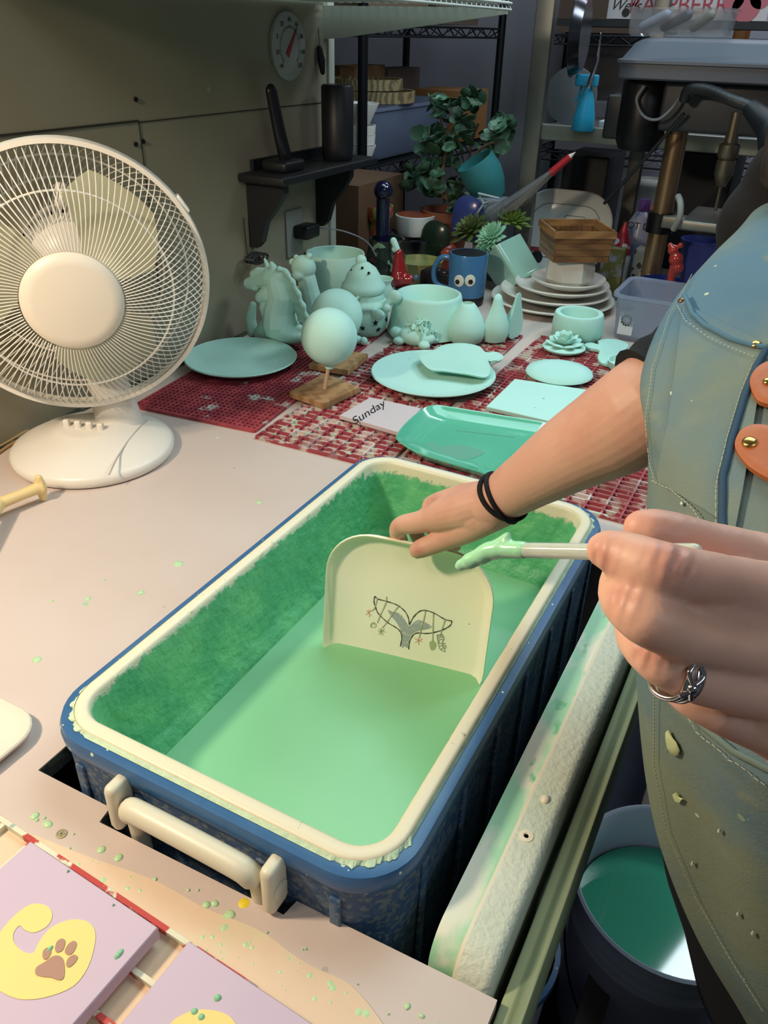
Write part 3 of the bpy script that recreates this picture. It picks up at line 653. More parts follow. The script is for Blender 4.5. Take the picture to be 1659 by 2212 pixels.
# unicorn-like bust with a wavy mane
t, q, k = sculpt('horse_bust', 'mint horse bust with wavy mane behind the plain round plate', 'figurine', (600, 742), [
    ('t', [(545, 612, 15, 0), (560, 604, 17, 0), (585, 598, 22, 0), (606, 600, 22, 2)]), ('b', 538, 612, 11, -3, (1, 1, 1.1)), ('b', 552, 618, 12, -3, (1, 1, .8)),
    ('t', [(566, 640, 13, -8), (580, 632, 17, -6), (602, 622, 24, 0)]), ('t', [(600, 610, 26, 0), (610, 640, 30, 0), (604, 670, 34, 0), (606, 700, 40, 0)]),
    ('t', [(575, 664, 14, -6), (590, 690, 20, -6), (575, 712, 22, 0)]), ('b', 575, 716, 24, 0, (1, .9, .9)), ('t', [(568, 722, 20, 0), (610, 722, 26, 4), (650, 724, 20, 0)]), ('b', 626, 718, 36, -4, (1.3, .9, .62)), ('t', [(545, 660, 8, 4), (540, 690, 12, 4), (545, 718, 13, 4)]),
    ('t', [(580, 580, 6, 0), (572, 560, 3, 0)]), ('t', [(592, 590, 10, -6), (590, 572, 8, -6), (588, 568, 5, -6)]), ('t', [(548, 590, 7, -6), (560, 583, 8, -6), (574, 584, 7, -6)]), ('t', [(578, 604, 6, -16), (590, 600, 7, -16), (598, 612, 6, -16)])], it=3, vox=.0018)
mb = MB()
outer = [(603, 578), (618, 584), (632, 602), (645, 628), (656, 655), (664, 680), (660, 694)]; inner = [(604, 592), (612, 606), (611, 622), (620, 638), (622, 656), (634, 668), (646, 692)]
for dd in (0,):
    ro = smoothpath([q(a, b_, -12) for a, b_ in outer], 5); ri = smoothpath([q(a, b_, 12) for a, b_ in inner], 5); n_ = len(ro)
    for a_, b_ in zip(ro, ri): pass
    rings = []
    for i_, (a_, b_) in enumerate(zip(ro, ri)):
        w_ = .0030 + .0012 * math.sin(i_ * 1.1); nn_ = (b_ - a_).cross(Vector((0, 0, 1))).normalized() * w_; m_ = (a_ + b_) / 2 - nn_ * 1.2
        rings.append([tuple(a_ - nn_), tuple(m_ - nn_), tuple(b_ - nn_), tuple(b_ + nn_), tuple(m_ + nn_), tuple(a_ + nn_)])
    mb.loft(rings, True)
mb.tube(smoothpath([q(a, b_, -10) for a, b_ in outer], 5), [(5 + 2 * math.sin(i_ * 1.3)) * k for i_ in range(31)], 8, round_ends=True)
mb.tube(smoothpath([q(a, b_, 10) for a, b_ in inner], 5), [(5 + 2.5 * math.sin(i_ * 1.3)) * k for i_ in range(31)], 8, round_ends=True)
mb.build('mane', M_mint, t, 60, mods=REM(.0018, 2))
# bear-like figure behind
t, q, k = sculpt('bear_figure', 'slim mint animal figure with round ears between horse bust and flower pot', 'figurine', (672, 690), [
    ('b', 656, 578, 27, 0, (1, .9, .95)), ('b', 632, 566, 8, 0, (1, 1, 1)), ('b', 640, 556, 6, 0, (1, 1, 1)), ('b', 668, 553, 7, 0, (1, 1, 1)), ('b', 650, 590, 16, -14, (1, 1, .8)), ('t', [(662, 600, 20, 0), (668, 625, 20, 0), (674, 650, 22, 0), (678, 680, 26, 0)]), ('t', [(648, 622, 8, -10), (656, 645, 8, -12)])], it=3)
# snowman lantern
t, q, k = sculpt('snowman_lantern', 'mint snowman lantern with bobble hat, scarf and star-shaped holes', 'figurine', (790, 718), [
    ('b', 792, 684, 47, 0, (1, 1, 1)), ('b', 788, 640, 40, 0, (1.05, 1, .70)), ('b', 790, 654, 46, 0, (1.08, 1.08, .36)), ('t', [(836, 655, 8, -4), (846, 648, 8, 0), (850, 642, 8, 2)]), ('b', 852, 642, 15, 2, (1, .6, 1)), ('b', 822, 668, 14, -36, (1.1, .5, .8)), ('b', 838, 660, 9, -20, (1, 1, 1)), ('b', 778, 700, 6, -46, (1, 1, 1)), ('b', 776, 688, 6, -46, (1, 1, 1)), ('t', [(782, 628, 5, -42), (776, 632, 3, -54)])], it=3)
mb = MB(); mb.lathe([(44 * k, -6 * k), (47 * k, 0), (45 * k, 9 * k), (40 * k, 14 * k), (36 * k, 26 * k), (26 * k, 42 * k), (12 * k, 52 * k), (4 * k, 55 * k)], q(785, 622), 36); mb.ball(q(780, 563), 12 * k, 16, 10)
mb.build('bobble_hat', M_mint, t, 50)
mb = MB()
def star(c, s, nrm):
    z = nrm.normalized(); x = Vector((0, 0, 1)).cross(z).normalized(); y = z.cross(x)
    pts = [((s if i % 2 == 0 else s * .42) * math.cos(PI * i / 5 + PI / 2), (s if i % 2 == 0 else s * .42) * math.sin(PI * i / 5 + PI / 2)) for i in range(10)]
    mb.prism(pts, -.002, .0012, basis(c, x, y, z))
bc = q(792, 684)
for a, b_, s in ((806, 673, 8), (811, 698, 7), (783, 709, 6.5), (817, 712, 6.5), (834, 690, 6)):
    d = ray(a, b_).normalized(); oc = CAM - bc; R_ = 46.6 * k; B_q = d.dot(oc); disc_ = B_q * B_q - (oc.dot(oc) - R_ * R_)
    if disc_ < 0: continue
    hp = CAM + d * (-B_q - math.sqrt(disc_)); star(hp, s * k, hp - bc)
for a, b_ in ((764, 578), (786, 573), (800, 584)): mb.ball(q(a, b_, -22), 3 * k, 8, 6)
tag(mb.build('star_holes', mat('dark_hole', '#12211e', .9), t, 0), kind='stuff')
sh = MB(); p = onz(770, 742, MH); sh.ball(p + Vector((0, 0, .010)), .013, 14, 10, sc=(1.3, .9, .8)); sh.ball(p + Vector((.02, 0, .010)), .010, 12, 8)
tag(sh.build('shell_piece', M_mint, None, 60, mods=REM(.0015, 4)), 'small round mint piece showing behind the front ball', 'figurine')
# ---------------------------------------------------------------- plate being dipped
pa_, pb_ = onz(700, 1388, LIQ), onz(1045, 1470, LIQ)
U = (pb_ - pa_); PWID = U.length; U.normalize(); n0 = Vector((-U.y, U.x, 0)); th = math.radians(9)
Vv = (Vector((0, 0, 1)) * math.cos(th) + n0 * math.sin(th)); Nn = U.cross(Vv)     # Nn points to the camera side
PH = .222; dipd = .047
pc_ = pa_ + U * PWID / 2 + Vv * (.174 - PH / 2)
MPl = basis(pc_, U, Vv, Nn)
dp = thing('dipped_plate', 'square cream plate with a whale tail drawing, half dipped in the green glaze', 'plate', pc_ - Vv * PH / 2)
def ring2(kw, z, r=.062): return [(x, y, z) for x, y in rrect(PWID * kw, PH * kw, r * kw, 10)]
mb = MB(); mb.loft([ring2(.80, -.012), ring2(.90, -.010), ring2(.975, -.002), ring2(1.0, .006), ring2(.992, .0085), ring2(.975, .0075), ring2(.93, -.001), ring2(.86, -.0055), ring2(.5, -.007)], True, MPl)
mb.build('dish', mat('pale_cream_bisque', '#f6efdc', .45, var=(4, '#f6e9c6', .5, .75), spots=[(45, '#b5a98c', .08)]), dp, 50)  # pale cream base with yellower noise and brownish specks
M_iMPl = MPl.inverted()
def onpl(px, py, off=.0):
    d = ray(px, py); w_ = Nn; t = (pc_ + Nn * (-.0072 + off) - CAM).dot(w_) / d.dot(w_); return CAM + d * t
def stroke(name, lines, w, m, off=.0004, closed=False, parent=dp):
    mb = MB()
    for ln_ in lines:
        P = smoothpath([onpl(px, py, off) for px, py in ln_], 4); L_ = []; R_ = []
        for i, q in enumerate(P):
            t = (P[min(i + 1, len(P) - 1)] - P[max(i - 1, 0)]).normalized(); s = t.cross(Nn) * w * .5 * (1 + .3 * math.sin(i * 1.7))
            L_.append(q + s); R_.append(q - s)
        n = len(P); vs = L_ + R_ + [q + Nn * .0003 for q in L_] + [q + Nn * .0003 for q in R_]; fs = []
        for i in range(n - 1):
            fs += [(i, i + 1, n + i + 1, n + i), (2 * n + i, 3 * n + i, 3 * n + i + 1, 2 * n + i + 1), (i, 2 * n + i, 2 * n + i + 1, i + 1), (n + i, n + i + 1, 3 * n + i + 1, 3 * n + i)]
        mb.add(vs, fs)
    return mb.build(name, m, parent, 0)
def fill(name, polys, m, off=.0002, parent=dp):
    mb = MB()
    for pts in polys:
        P = smoothpath([onpl(px, py, off) for px, py in pts], 3, True); mb.loft([P, [q + Nn * .0003 for q in P]], True)
    return mb.build(name, m, parent, 0)
def zc(pts): return [(740 + x / 5.53, 1240 + y / 5.53) for x, y in pts]
fill('tail_shading', [zc([(540, 430), (600, 450), (680, 470), (740, 540), (795, 620), (860, 570), (930, 550), (1060, 620), (1040, 650), (900, 680), (830, 720), (790, 790), (775, 880), (740, 860), (710, 880), (715, 760), (690, 660), (640, 570), (580, 500)])], mat('blue_grey_wash', '#a4a8ac', .7, var=[(220, '#c9c6b2', .55, .66)]))
stroke('tail_outline', [zc(q) for q in ([(385, 265), (430, 300), (540, 330), (650, 370), (740, 440), (785, 520), (797, 605)], [(385, 265), (375, 330), (395, 400), (430, 475), (540, 580), (640, 640), (690, 690), (708, 760), (690, 865)], [(797, 605), (850, 510), (920, 445), (990, 435), (1090, 465), (1220, 540), (1305, 560)], [(1305, 560), (1290, 610), (1210, 660), (1100, 695), (1000, 710), (880, 705), (820, 760), (795, 830), (790, 900)])], .0013, mat('charcoal_line', '#4a4740', .6))
stroke('hanging_cords', [zc(q) for q in ([(415, 290), (385, 400), (350, 440)], [(525, 270), (515, 350), (450, 490), (415, 580)], [(680, 370), (600, 470), (540, 560), (475, 640)], [(985, 435), (980, 500), (940, 650), (915, 760)], [(1085, 465), (1080, 600), (1075, 800)], [(1225, 540), (1190, 650), (1165, 735)])], .0011, mat('pale_cord', '#b9b294', .6), .0008)
stroke('flower_marks', [zc(q) for q in ([(285, 435), (350, 500)], [(345, 430), (280, 485)], [(315, 425), (320, 515)], [(860, 770), (945, 810)], [(950, 775), (870, 815)], [(905, 760), (910, 845)])], .0009, mat('coral_mark', '#d8a184', .6))
stroke('swirl_marks', [zc(q) for q in ([(370, 610), (385, 595), (360, 590), (345, 615), (370, 640), (400, 620), (395, 590), (360, 580), (335, 610), (345, 645)], [(420, 680), (515, 690)], [(440, 650), (490, 730)], [(500, 655), (430, 715)], [(465, 645), (460, 730)])], .0008, mat('sage_mark', '#a9b088', .6))
fill('leaf_mark', [zc([(1040, 810), (1090, 800), (1120, 830), (1110, 890), (1070, 912), (1045, 880)])], mat('sage_fill', '#aab68a', .6))
text('BUR', 'lettering', mat('grey_line', '#9b9c8c', .6), dp, basis(onpl(*zc([(1180, 810)])[0], .0004), (onpl(957, 1405) - onpl(948, 1375)).normalized(), Nn.cross((onpl(957, 1405) - onpl(948, 1375)).normalized()), Nn), .0125, ext=.0002)
stroke('tag_outline', [zc([(1130, 740), (1200, 735), (1205, 790), (1190, 820), (1222, 925), (1160, 890), (1140, 810), (1130, 740)])], .0011, mat('grey_line', ''))
# ---------------------------------------------------------------- the person
ps = MB()
R_ = {}
def limb(pts, seg=32):
    """pts (px,py,depth,radius)"""
    P = [dep(a, b_, d) for a, b_, d, r in pts]; n = 5
    Q = smoothpath(P, n); rr = [pts[min(i // n, len(pts) - 1)][3] * (1 - (i % n) / n) + pts[min(i // n + 1, len(pts) - 1)][3] * ((i % n) / n) for i in range(len(Q))]
    ps.tube(Q, rr, seg, round_ends=True); return Q, rr
# right arm: shoulder - elbow - wrist
limb([(1760, 540, .80, .048), (1630, 720, .765, .048), (1490, 820, .74, .0475), (1400, 880, .735, .0485), (1330, 925, .765, .0470), (1240, 975, .80, .0405), (1150, 1032, .845, .0325), (1090, 1072, .875, .0275), (1062, 1092, .885, .0270)])
# right hand (holding the plate): palm
def fin(pts, seg=20): return limb(pts, seg)
fin([(1075, 1080, .880, .0245), (1010, 1101, .905, .0250), (945, 1117, .935, .0190)])
fin([(1075, 1078, .892, .0235), (1005, 1088, .925, .0240), (943, 1099, .955, .0185)])
fin([(1080, 1082, .902, .0225), (1020, 1098, .945, .0205), (965, 1104, .985, .0150)])
fin([(1085, 1095, .905, .0215), (1035, 1120, .950, .0190), (990, 1122, 1.005, .0135)])
fin([(1080, 1092, .885, .0250), (1035, 1115, .900, .0245), (1005, 1130, .925, .0200)])
# index, middle, ring, little finger behind the plate
fin([(945, 1117, .935, .0165), (905, 1128, .950, .0135), (868, 1135, .966, .0118), (859, 1150, .985, .0105), (868, 1172, 1.003, .0085)])
fin([(945, 1103, .960, .0145), (915, 1120, .985, .0115), (897, 1140, 1.003, .0098), (908, 1170, 1.012, .0088), (925, 1190, 1.015, .0078)])
fin([(965, 1104, .985, .0135), (945, 1118, 1.010, .0108), (935, 1140, 1.025, .0092), (950, 1172, 1.028, .0082), (965, 1190, 1.025, .0075)])
fin([(990, 1122, 1.005, .0120), (975, 1135, 1.025, .0095), (972, 1155, 1.035, .0082), (985, 1180, 1.030, .0072)])
# thumb in front of the plate
fin([(1060, 1110, .885, .0210), (1015, 1138, .908, .0180), (975, 1158, .930, .0145), (940, 1173, .944, .0128), (912, 1184, .952, .0118), (903, 1188, .954, .0108)])
# left arm (off to the right of the picture) and hand near the camera
limb([(2150, 1000, .50, .046), (2180, 1350, .42, .044), (2050, 1560, .34, .038), (1900, 1575, .285, .031), (1790, 1530, .262, .0275)])
fin([(1790, 1520, .262, .025), (1700, 1380, .248, .0165), (1640, 1300, .240, .0115)])
fin([(1790, 1530, .262, .025), (1700, 1440, .248, .0175), (1640, 1390, .240, .0115)])
fin([(1790, 1540, .262, .024), (1710, 1500, .252, .0165), (1640, 1465, .243, .0110)])
fin([(1790, 1550, .266, .022), (1700, 1555, .258, .0150), (1640, 1535, .250, .0108)])
fin([(1800, 1480, .275, .022), (1720, 1330, .268, .0165), (1690, 1240, .262, .0120)])
fin([(1640, 1285, .240, .0108), (1560, 1256, .227, .0078), (1480, 1242, .219, .0078), (1420, 1232, .217, .0085), (1360, 1206, .222, .0074), (1318, 1190, .226, .0062), (1308, 1188, .227, .0056)])   # index
fin([(1640, 1404, .240, .0100), (1560, 1396, .229, .0072), (1470, 1374, .220, .0071), (1398, 1334, .216, .0080), (1352, 1296, .224, .0072), (1346, 1262, .236, .0070), (1356, 1225, .247, .0064)])   # middle
fin([(1650, 1490, .243, .0098), (1570, 1486, .236, .0070), (1490, 1463, .230, .0070), (1430, 1425, .228, .0076), (1385, 1385, .236, .0068), (1374, 1345, .247, .0066), (1380, 1305, .256, .0060)])   # ring
fin([(1650, 1570, .250, .0090), (1600, 1560, .248, .0068), (1545, 1535, .247, .0064), (1490, 1500, .249, .0066), (1450, 1462, .256, .0058), (1436, 1420, .264, .0055)])   # little
fin([(1700, 1345, .246, .0100), (1600, 1332, .2350, .0078), (1520, 1312, .2275, .0070), (1470, 1300, .2240, .0060)])   # web of the hand between the fingers
fin([(1700, 1440, .250, .0095), (1600, 1432, .2400, .0070), (1510, 1415, .2340, .0062)])
fin([(1690, 1235, .262, .0120), (1600, 1200, .256, .0088), (1520, 1178, .250, .0078), (1450, 1160, .246, .0080), (1402, 1145, .244, .0070), (1388, 1141, .244, .0060)])   # thumb
# trunk, neck and head
TOR = []      # torso rings: (z, left extreme point, half width a, half depth b)
LH = Vector((RIGHT.x, RIGHT.y, 0)).normalized(); FH = Vector((FWD.x, FWD.y, 0)).normalized()
SH = LH * .018
sil = [(1660, 430, .745), (1560, 535, .70), (1500, 600, .68), (1440, 700, .66), (1405, 800, .64), (1393, 900, .62), (1400, 980, .60), (1414, 1060, .585), (1412, 1270, .555), (1387, 1480, .535), (1387, 1550, .55), (1391, 1640, .58), (1398, 1760, .62), (1408, 1890, .66), (1425, 2010, .69), (1465, 2120, .73), (1500, 2260, .78)]
for i_, (px, py, d) in enumerate(sil): TOR.append(dep(px, py, d) + SH + LH * (.030, .034, .030, .018, .008, 0)[min(i_, 5)])
TOR.insert(0, TOR[0] + (TOR[0] - TOR[1]) * .9 + LH * .03)
def tring(P, a, b_, off=0.0, n=48, sq=1.0, a0=0, a1=2 * PI):
    c = P + LH * a + FH * (.045); out_ = []
    for i in range(n):
        t = a0 + (a1 - a0) * i / (n if a1 - a0 > 6.2 else n - 1)
        out_.append(c + LH * (-(a + off) * math.cos(t)) + FH * ((b_ + off) * math.sin(t)))
    return out_
AB = []
for i in range(len(TOR)):
    AB.append((.165, .145))
body_rings = [[q for q in tring(P, a, b_, -.012, 40)] for P, (a, b_) in zip(TOR, AB)]
ps.loft(body_rings[::-1], True)
shc = TOR[0] + LH * .165 + FH * .045
ps.tube([shc - Vector((0, 0, .05)), shc + Vector((-.03, .0, .05))], [.12, .09], 20, round_ends=True)
ps.tube([shc, shc + Vector((-.05, .02, .14))], [.065, .055], 18, round_ends=True)
hc = shc + Vector((-.10, .03, .27)); ps.ball(hc, .095, 24, 16, sc=(1.05, .82, 1.15)); ps.ball(hc + Vector((-.03, 0, -.07)), .06, 16, 10, sc=(1.1, .9, .8)); ps.ball(hc + Vector((-.112, .0, -.02)), .015, 10, 8, sc=(1, .8, 1.3))
for s in (-1, 1): ps.ball(hc + Vector((.01, s * .08, -.01)), .025, 10, 8, sc=(.7, .35, 1.1))
ps.tube([dep(1760, 540, .80), shc + Vector((0, .10, -.02))], [.055, .07], 16, round_ends=True)
ps.tube([dep(2150, 1000, .50), shc + Vector((0.05, -.10, -.03))], [.05, .065], 16, round_ends=True)
base_p = TOR[-1] + LH * .165 + FH * .045
for s in (-1, 1):
    hip = base_p + Vector((0, s * .075, .02)); ps.tube([hip, Vector((hip.x + .02, hip.y, .45)), Vector((hip.x + .04, hip.y, .10))], [.08, .055, .042], 16, round_ends=True)
M_skin = mat('skin', '#cf9f8a', .5, bump=[(90, .15, .0015), (350, .15, .0008)], var=[(14, '#c48876', .5, .72), (4, '#d4a890', .4, .7)], sss=.12)
_nt = M_skin.node_tree; _N = _nt.nodes; _L = _nt.links; _b = _N['Principled BSDF']
_cur = _b.inputs['Base Color'].links[0].from_socket; _tc = _N.new('ShaderNodeTexCoord'); _nz = _N.new('ShaderNodeTexNoise'); _nz.inputs['Scale'].default_value = 260; _L.new(_tc.outputs['Object'], _nz.inputs['Vector'])
_prevn = _b.inputs['Normal'].links[0].from_socket
for (_x, _y, _d, _r) in ((1452, 1212, .2115, .010), (1356, 1300, .2165, .009), (1400, 1400, .224, .009), (1310, 1196, .222, .008), (932, 1082, .935, .017), (960, 1112, .915, .014), (862, 1140, .962, .012), (905, 1190, .945, .012)):
    _p = dep(_x, _y, _d) - Vector((base_p.x, base_p.y, 0)); _vm = _N.new('ShaderNodeVectorMath'); _vm.operation = 'DISTANCE'; _L.new(_tc.outputs['Object'], _vm.inputs[0]); _vm.inputs[1].default_value = _p
    _m1 = _N.new('ShaderNodeMapRange'); _m1.interpolation_type = 'SMOOTHSTEP'; _L.new(_vm.outputs['Value'], _m1.inputs[0]); _m1.inputs[1].default_value = _r; _m1.inputs[2].default_value = _r * .2; _m1.inputs[3].default_value = 0; _m1.inputs[4].default_value = .75
    _m2 = _N.new('ShaderNodeMath'); _m2.operation = 'MULTIPLY'; _L.new(_m1.outputs[0], _m2.inputs[0]); _L.new(_nz.outputs['Fac'], _m2.inputs[1])
    _mx = _N.new('ShaderNodeMix'); _mx.data_type = 'RGBA'; _L.new(_m2.outputs[0], _mx.inputs[0]); _L.new(_cur, _mx.inputs[6]); _mx.inputs[7].default_value = lin('#a8584e'); _cur = _mx.outputs[2]
    if _d < .3:
        _w = _N.new('ShaderNodeTexWave'); _w.bands_direction = 'X'; _w.inputs['Scale'].default_value = 75; _w.inputs['Distortion'].default_value = 2.5; _L.new(_tc.outputs['Object'], _w.inputs['Vector'])
        _m3 = _N.new('ShaderNodeMath'); _m3.operation = 'MULTIPLY'; _L.new(_w.outputs['Fac'], _m3.inputs[0]); _L.new(_m1.outputs[0], _m3.inputs[1])
        _bp = _N.new('ShaderNodeBump'); _bp.inputs['Distance'].default_value = .0012; _bp.inputs['Strength'].default_value = .5; _L.new(_m3.outputs[0], _bp.inputs['Height']); _L.new(_prevn, _bp.inputs['Normal']); _prevn = _bp.outputs[0]
_L.new(_cur, _b.inputs['Base Color']); _L.new(_prevn, _b.inputs['Normal'])
pe_ = ps.build('person', M_skin, None, 60, loc=(base_p.x, base_p.y, 0), mods=REM(.0014, 4, .4))
tag(pe_, 'person in a blue-green work apron and black top dipping a plate into the glaze', 'person')
# black shirt, sleeve, trousers, shoes, hair
M_blk = mat('black_knit', '#0c0c10', .9, bump=(200, .4))
mb = MB(); Q = smoothpath([dep(1780, 500, .80), dep(1700, 610, .79), dep(1610, 720, .77), dep(1520, 792, .75), dep(1450, 838, .738), dep(1404, 866, .736)], 5); nq = len(Q)
mb.tube(Q, [.064 - .0115 * min(1, i / nq * 1.2) + .0015 * math.sin(i * 1.3) for i in range(nq)], 24); mb.build('sleeve', M_blk, pe_, 60)
mb = MB(); rs = [tring(P, a, b_, -.004, 40) for P, (a, b_) in zip(TOR[:11], AB)]; mb.loft(rs[::-1], True); mb.ball(shc + Vector((0.02, .03, .03)), .13, 20, 12, sc=(.8, 1.2, .6)); mb.ball(dep(1655, 490, .83), .050, 16, 10, sc=(1, 1, 1.1)); mb.tube([dep(1655, 490, .83), dep(1850, 480, .84)], .05, 14); mb.tube([dep(1660, 470, .83), dep(1700, 380, .80)], .04, 14, round_ends=True); mb.build('shirt', M_blk, pe_, 60, mods=REM(.006, 4))
mb = MB(); rs = [tring(P, a, b_, -.002, 40) for P, (a, b_) in zip(TOR[10:], AB)]
mb.loft(rs[::-1], True)
for s in (-1, 1):
    hip = base_p + Vector((0, s * .075, .0)); mb.tube([hip, Vector((hip.x + .02, hip.y, .45)), Vector((hip.x + .04, hip.y, .10))], [.11, .085, .075], 20)
M_tr = mat('black_trousers', '#10131c', .85, bump=(60, .2))
mb.build('trousers', M_tr, pe_, 60, mods=REM(.006, 4))
for s in (-1, 1):
    mb = MB(); f0 = Vector((base_p.x + .04, base_p.y + s * .075, .0)); mb.box(f0 + Vector((-.05, 0, .012)), (.26, .09, .024), ch=.01); mb.ball(f0 + Vector((-.09, 0, .045)), .05, 16, 10, sc=(1.4, .9, .75)); mb.ball(f0 + Vector((.01, 0, .06)), .055, 16, 10, sc=(1.1, .85, 1))
    mb.build('shoe', M_black, pe_, 50, mods=REM(.004, 3))
mb = MB(); mb.ball(hc + Vector((.025, 0, .03)), .108, 24, 16, sc=(1.0, .88, 1.1)); mb.tube([hc + Vector((.07, 0, 0)), hc + Vector((.11, .02, -.12)), hc + Vector((.12, .03, -.24))], [.05, .04, .02], 14, round_ends=True); mb.tube([hc + Vector((-.02, .06, .0)), dep(1720, 290, .78), dep(1688, 372, .76)], [.05, .03, .020], 14, round_ends=True)
mb.build('hair', mat('dark_brown_hair', '#1a1310', .55, wave=(30, 4, '#2a1e18', .3, .8)), pe_, 60, mods=REM(.005, 3))
fa = MB()
for s in (-1, 1):
    fa.ball(hc + Vector((-.097, s * .032, .012)), .011, 12, 8)
fa.build('eyes', mat('eye_white', '#e8e4de', .2), pe_, 60)
fa = MB(); fa.ball(hc + Vector((-.098, 0, -.055)), .022, 14, 8, sc=(.35, 1, .3)); fa.build('lips', mat('lip_skin', '#a8605a', .5), pe_, 60)
# wrist band: two loops of a hair tie
ctr = dep(1085, 1075, .877); axw = (dep(1150, 1032, .845) - dep(1062, 1092, .885)).normalized()
def wband(c, r, tilt, rt, name, m, flat=1.0):
    z = axw; x = z.cross(Vector((0, 0, 1))).normalized(); y = z.cross(x)
    pts = [c + x * r * math.cos(t) + y * r * flat * math.sin(t) + z * tilt * math.cos(t + .8) for t in [2 * PI * i / 40 for i in range(40)]]
    return MB().tube(pts, rt, 8, True)
mb = wband(ctr, .0296, .006, .0027, '', None); m2 = wband(ctr + axw * .002, .0298, -.007, .0027, '', None); mb.add(m2.v, m2.f)
mb.build('hair_tie_bracelet', M_blk, pe_, 60)
# rings on the left hand
rc_ = dep(1478, 1458, .2298); rax = (dep(1570, 1478, .236) - dep(1490, 1456, .230)).normalized()
mb = MB(); x = rax.cross(Vector((0, 0, 1))).normalized(); y = rax.cross(x)
M_silver = mat('silver', '#c9c6c8', .18, 1.0)
for k_, rr_ in ((0, .0076), (.0022, .0076), (-.0025, .0077)):
    mb.tube([rc_ + rax * (k_ - .003 + (.0007 * math.sin(3 * t) if k_ < 0 else 0)) + x * rr_ * math.cos(t) + y * rr_ * math.sin(t) for t in [2 * PI * i / 40 for i in range(40)]], .0009, 8, True)
ro = mb.build('ring', M_silver, pe_, 60)
mb = MB(); tow = (CAM - rc_).normalized(); tow = (tow - rax * tow.dot(rax)).normalized(); side = rax.cross(tow)
for s in (-1, 1):
    mb.tube(smoothpath([rc_ + tow * .0082 - side * .0045 - rax * .0045, rc_ + tow * .0086 - side * .001 + rax * (.0028 * s - .0045), rc_ + tow * .0082 + side * .003 + rax * (-.0045), rc_ + tow * .0065 + side * .006 + rax * (.0022 * s - .0045)], 5), .0008, 8)
mb.ball(rc_ + tow * .0082 + side * .003 - rax * .0045, .0017, 10, 6)
mb.build('twisted_setting', M_silver, ro, 60)
# nails
mb = MB(); 
def nail(c, along, out_, w_, l_):
    z = out_.normalized(); x = (along - z * along.dot(z)).normalized(); y = z.cross(x)
    mb.ball((0, 0, 0), 1, 12, 8, M=basis(c, x * l_, y * w_, z * .0012))
dt = (dep(900, 1190, .958) - dep(940, 1174, .947)).normalized()
nail(dep(903, 1189, .952) + (CAM - dep(903, 1189, .95)).normalized() * .0045 , dt, (CAM - dep(900, 1190, .958)).normalized() + Vector((0, 0, .1)), .0058, .0065)
# ---------------------------------------------------------------- apron
AP_OFF = .008; NA = 72
def ap_ring(P, ab, off, pyf):
    a, b_ = ab
    pts = []
    s0 = 38 - 86 * min(1, max(0, (pyf - .54) / .44))
    for i in range(NA):
        t = math.radians(s0) - math.radians(s0 + 175) * i / (NA - 1)
        fold = .003 * math.sin(pyf * 9 + t * 5) + .004 * math.sin(t * 9 + pyf * 4) * min(1, max(0, pyf - .45) * 3)
        pts.append(P + LH * a + FH * .045 + LH * (-(a + off + fold) * math.cos(t)) + FH * ((b_ + off + fold) * math.sin(t)))
    return pts
PP = smoothpath(TOR, 4); ABs = [(.165, .145)] * len(PP)
rg_ = [ap_ring(P, ab, AP_OFF, i / len(PP)) for i, (P, ab) in enumerate(zip(PP, ABs))]
mb = MB(); vs = [q for r in rg_ for q in r]; fs = []
for i in range(len(rg_) - 1):
    for j in range(NA - 1): fs.append((i * NA + j, i * NA + j + 1, (i + 1) * NA + j + 1, (i + 1) * NA + j))
mb.add(vs, fs)
M_ap = mat('apron_canvas', '#58788a', .85, bump=[(420, .5, .0008), (14, .35, .006)], var=[(4, '#7a8470', .36, .56), (12, '#547486', .5, .75), (30, '#7c8678', .58, .72)], spots=[(38, '#b9c4a4', .10), (14, '#8c9c80', .12)])
apo = mb.build('apron', M_ap, pe_, 180, mods=[('SOLIDIFY', dict(thickness=.0018, offset=1.0)), ('SUBSURF', dict(levels=1, render_levels=1))])
BV = BVHTree.FromPolygons([tuple(v) for v in vs], fs)
def onap(px, py, off=.003):
    d = ray(px, py).normalized(); h = BV.ray_cast(CAM, d)
    if h[0] is None:
        h = BV.find_nearest(CAM + d * .6)
    n = h[1]; 
    if n.dot(d) > 0: n = -n
    return h[0] + n * off, n
def ap_line(name, pts, r, m, parent=apo, off=.003, n=6, dash=False):
    P = []
    def hit(px, py):
        h = BV.ray_cast(CAM, ray(px, py).normalized())
        if h[0] is None: return None
        nn = h[1] if h[1].dot(ray(px, py)) < 0 else -h[1]
        return h[0] + nn * off
    for i in range(len(pts) - 1):
        for k_ in range(n + (1 if i == len(pts) - 2 else 0)):
            t = k_ / n; q = hit(pts[i][0] * (1 - t) + pts[i + 1][0] * t, pts[i][1] * (1 - t) + pts[i + 1][1] * t)
            if q is not None and (not P or (q - P[-1]).length < .08): P.append(q)
    mb = MB()
    if dash:
        for i in range(0, len(P) - 1):
            a_, b_ = P[i], P[i + 1]; L_ = (b_ - a_).length; nn = max(1, int(L_ / .0034))
            for q in range(nn): mb.tube([a_.lerp(b_, q / nn), a_.lerp(b_, (q + .72) / nn)], r, 4)
    else: mb.tube(P, r, 8)
    return mb.build(name, m, parent, 60)
M_th = mat('pale_thread', '#a9ad98', .8)
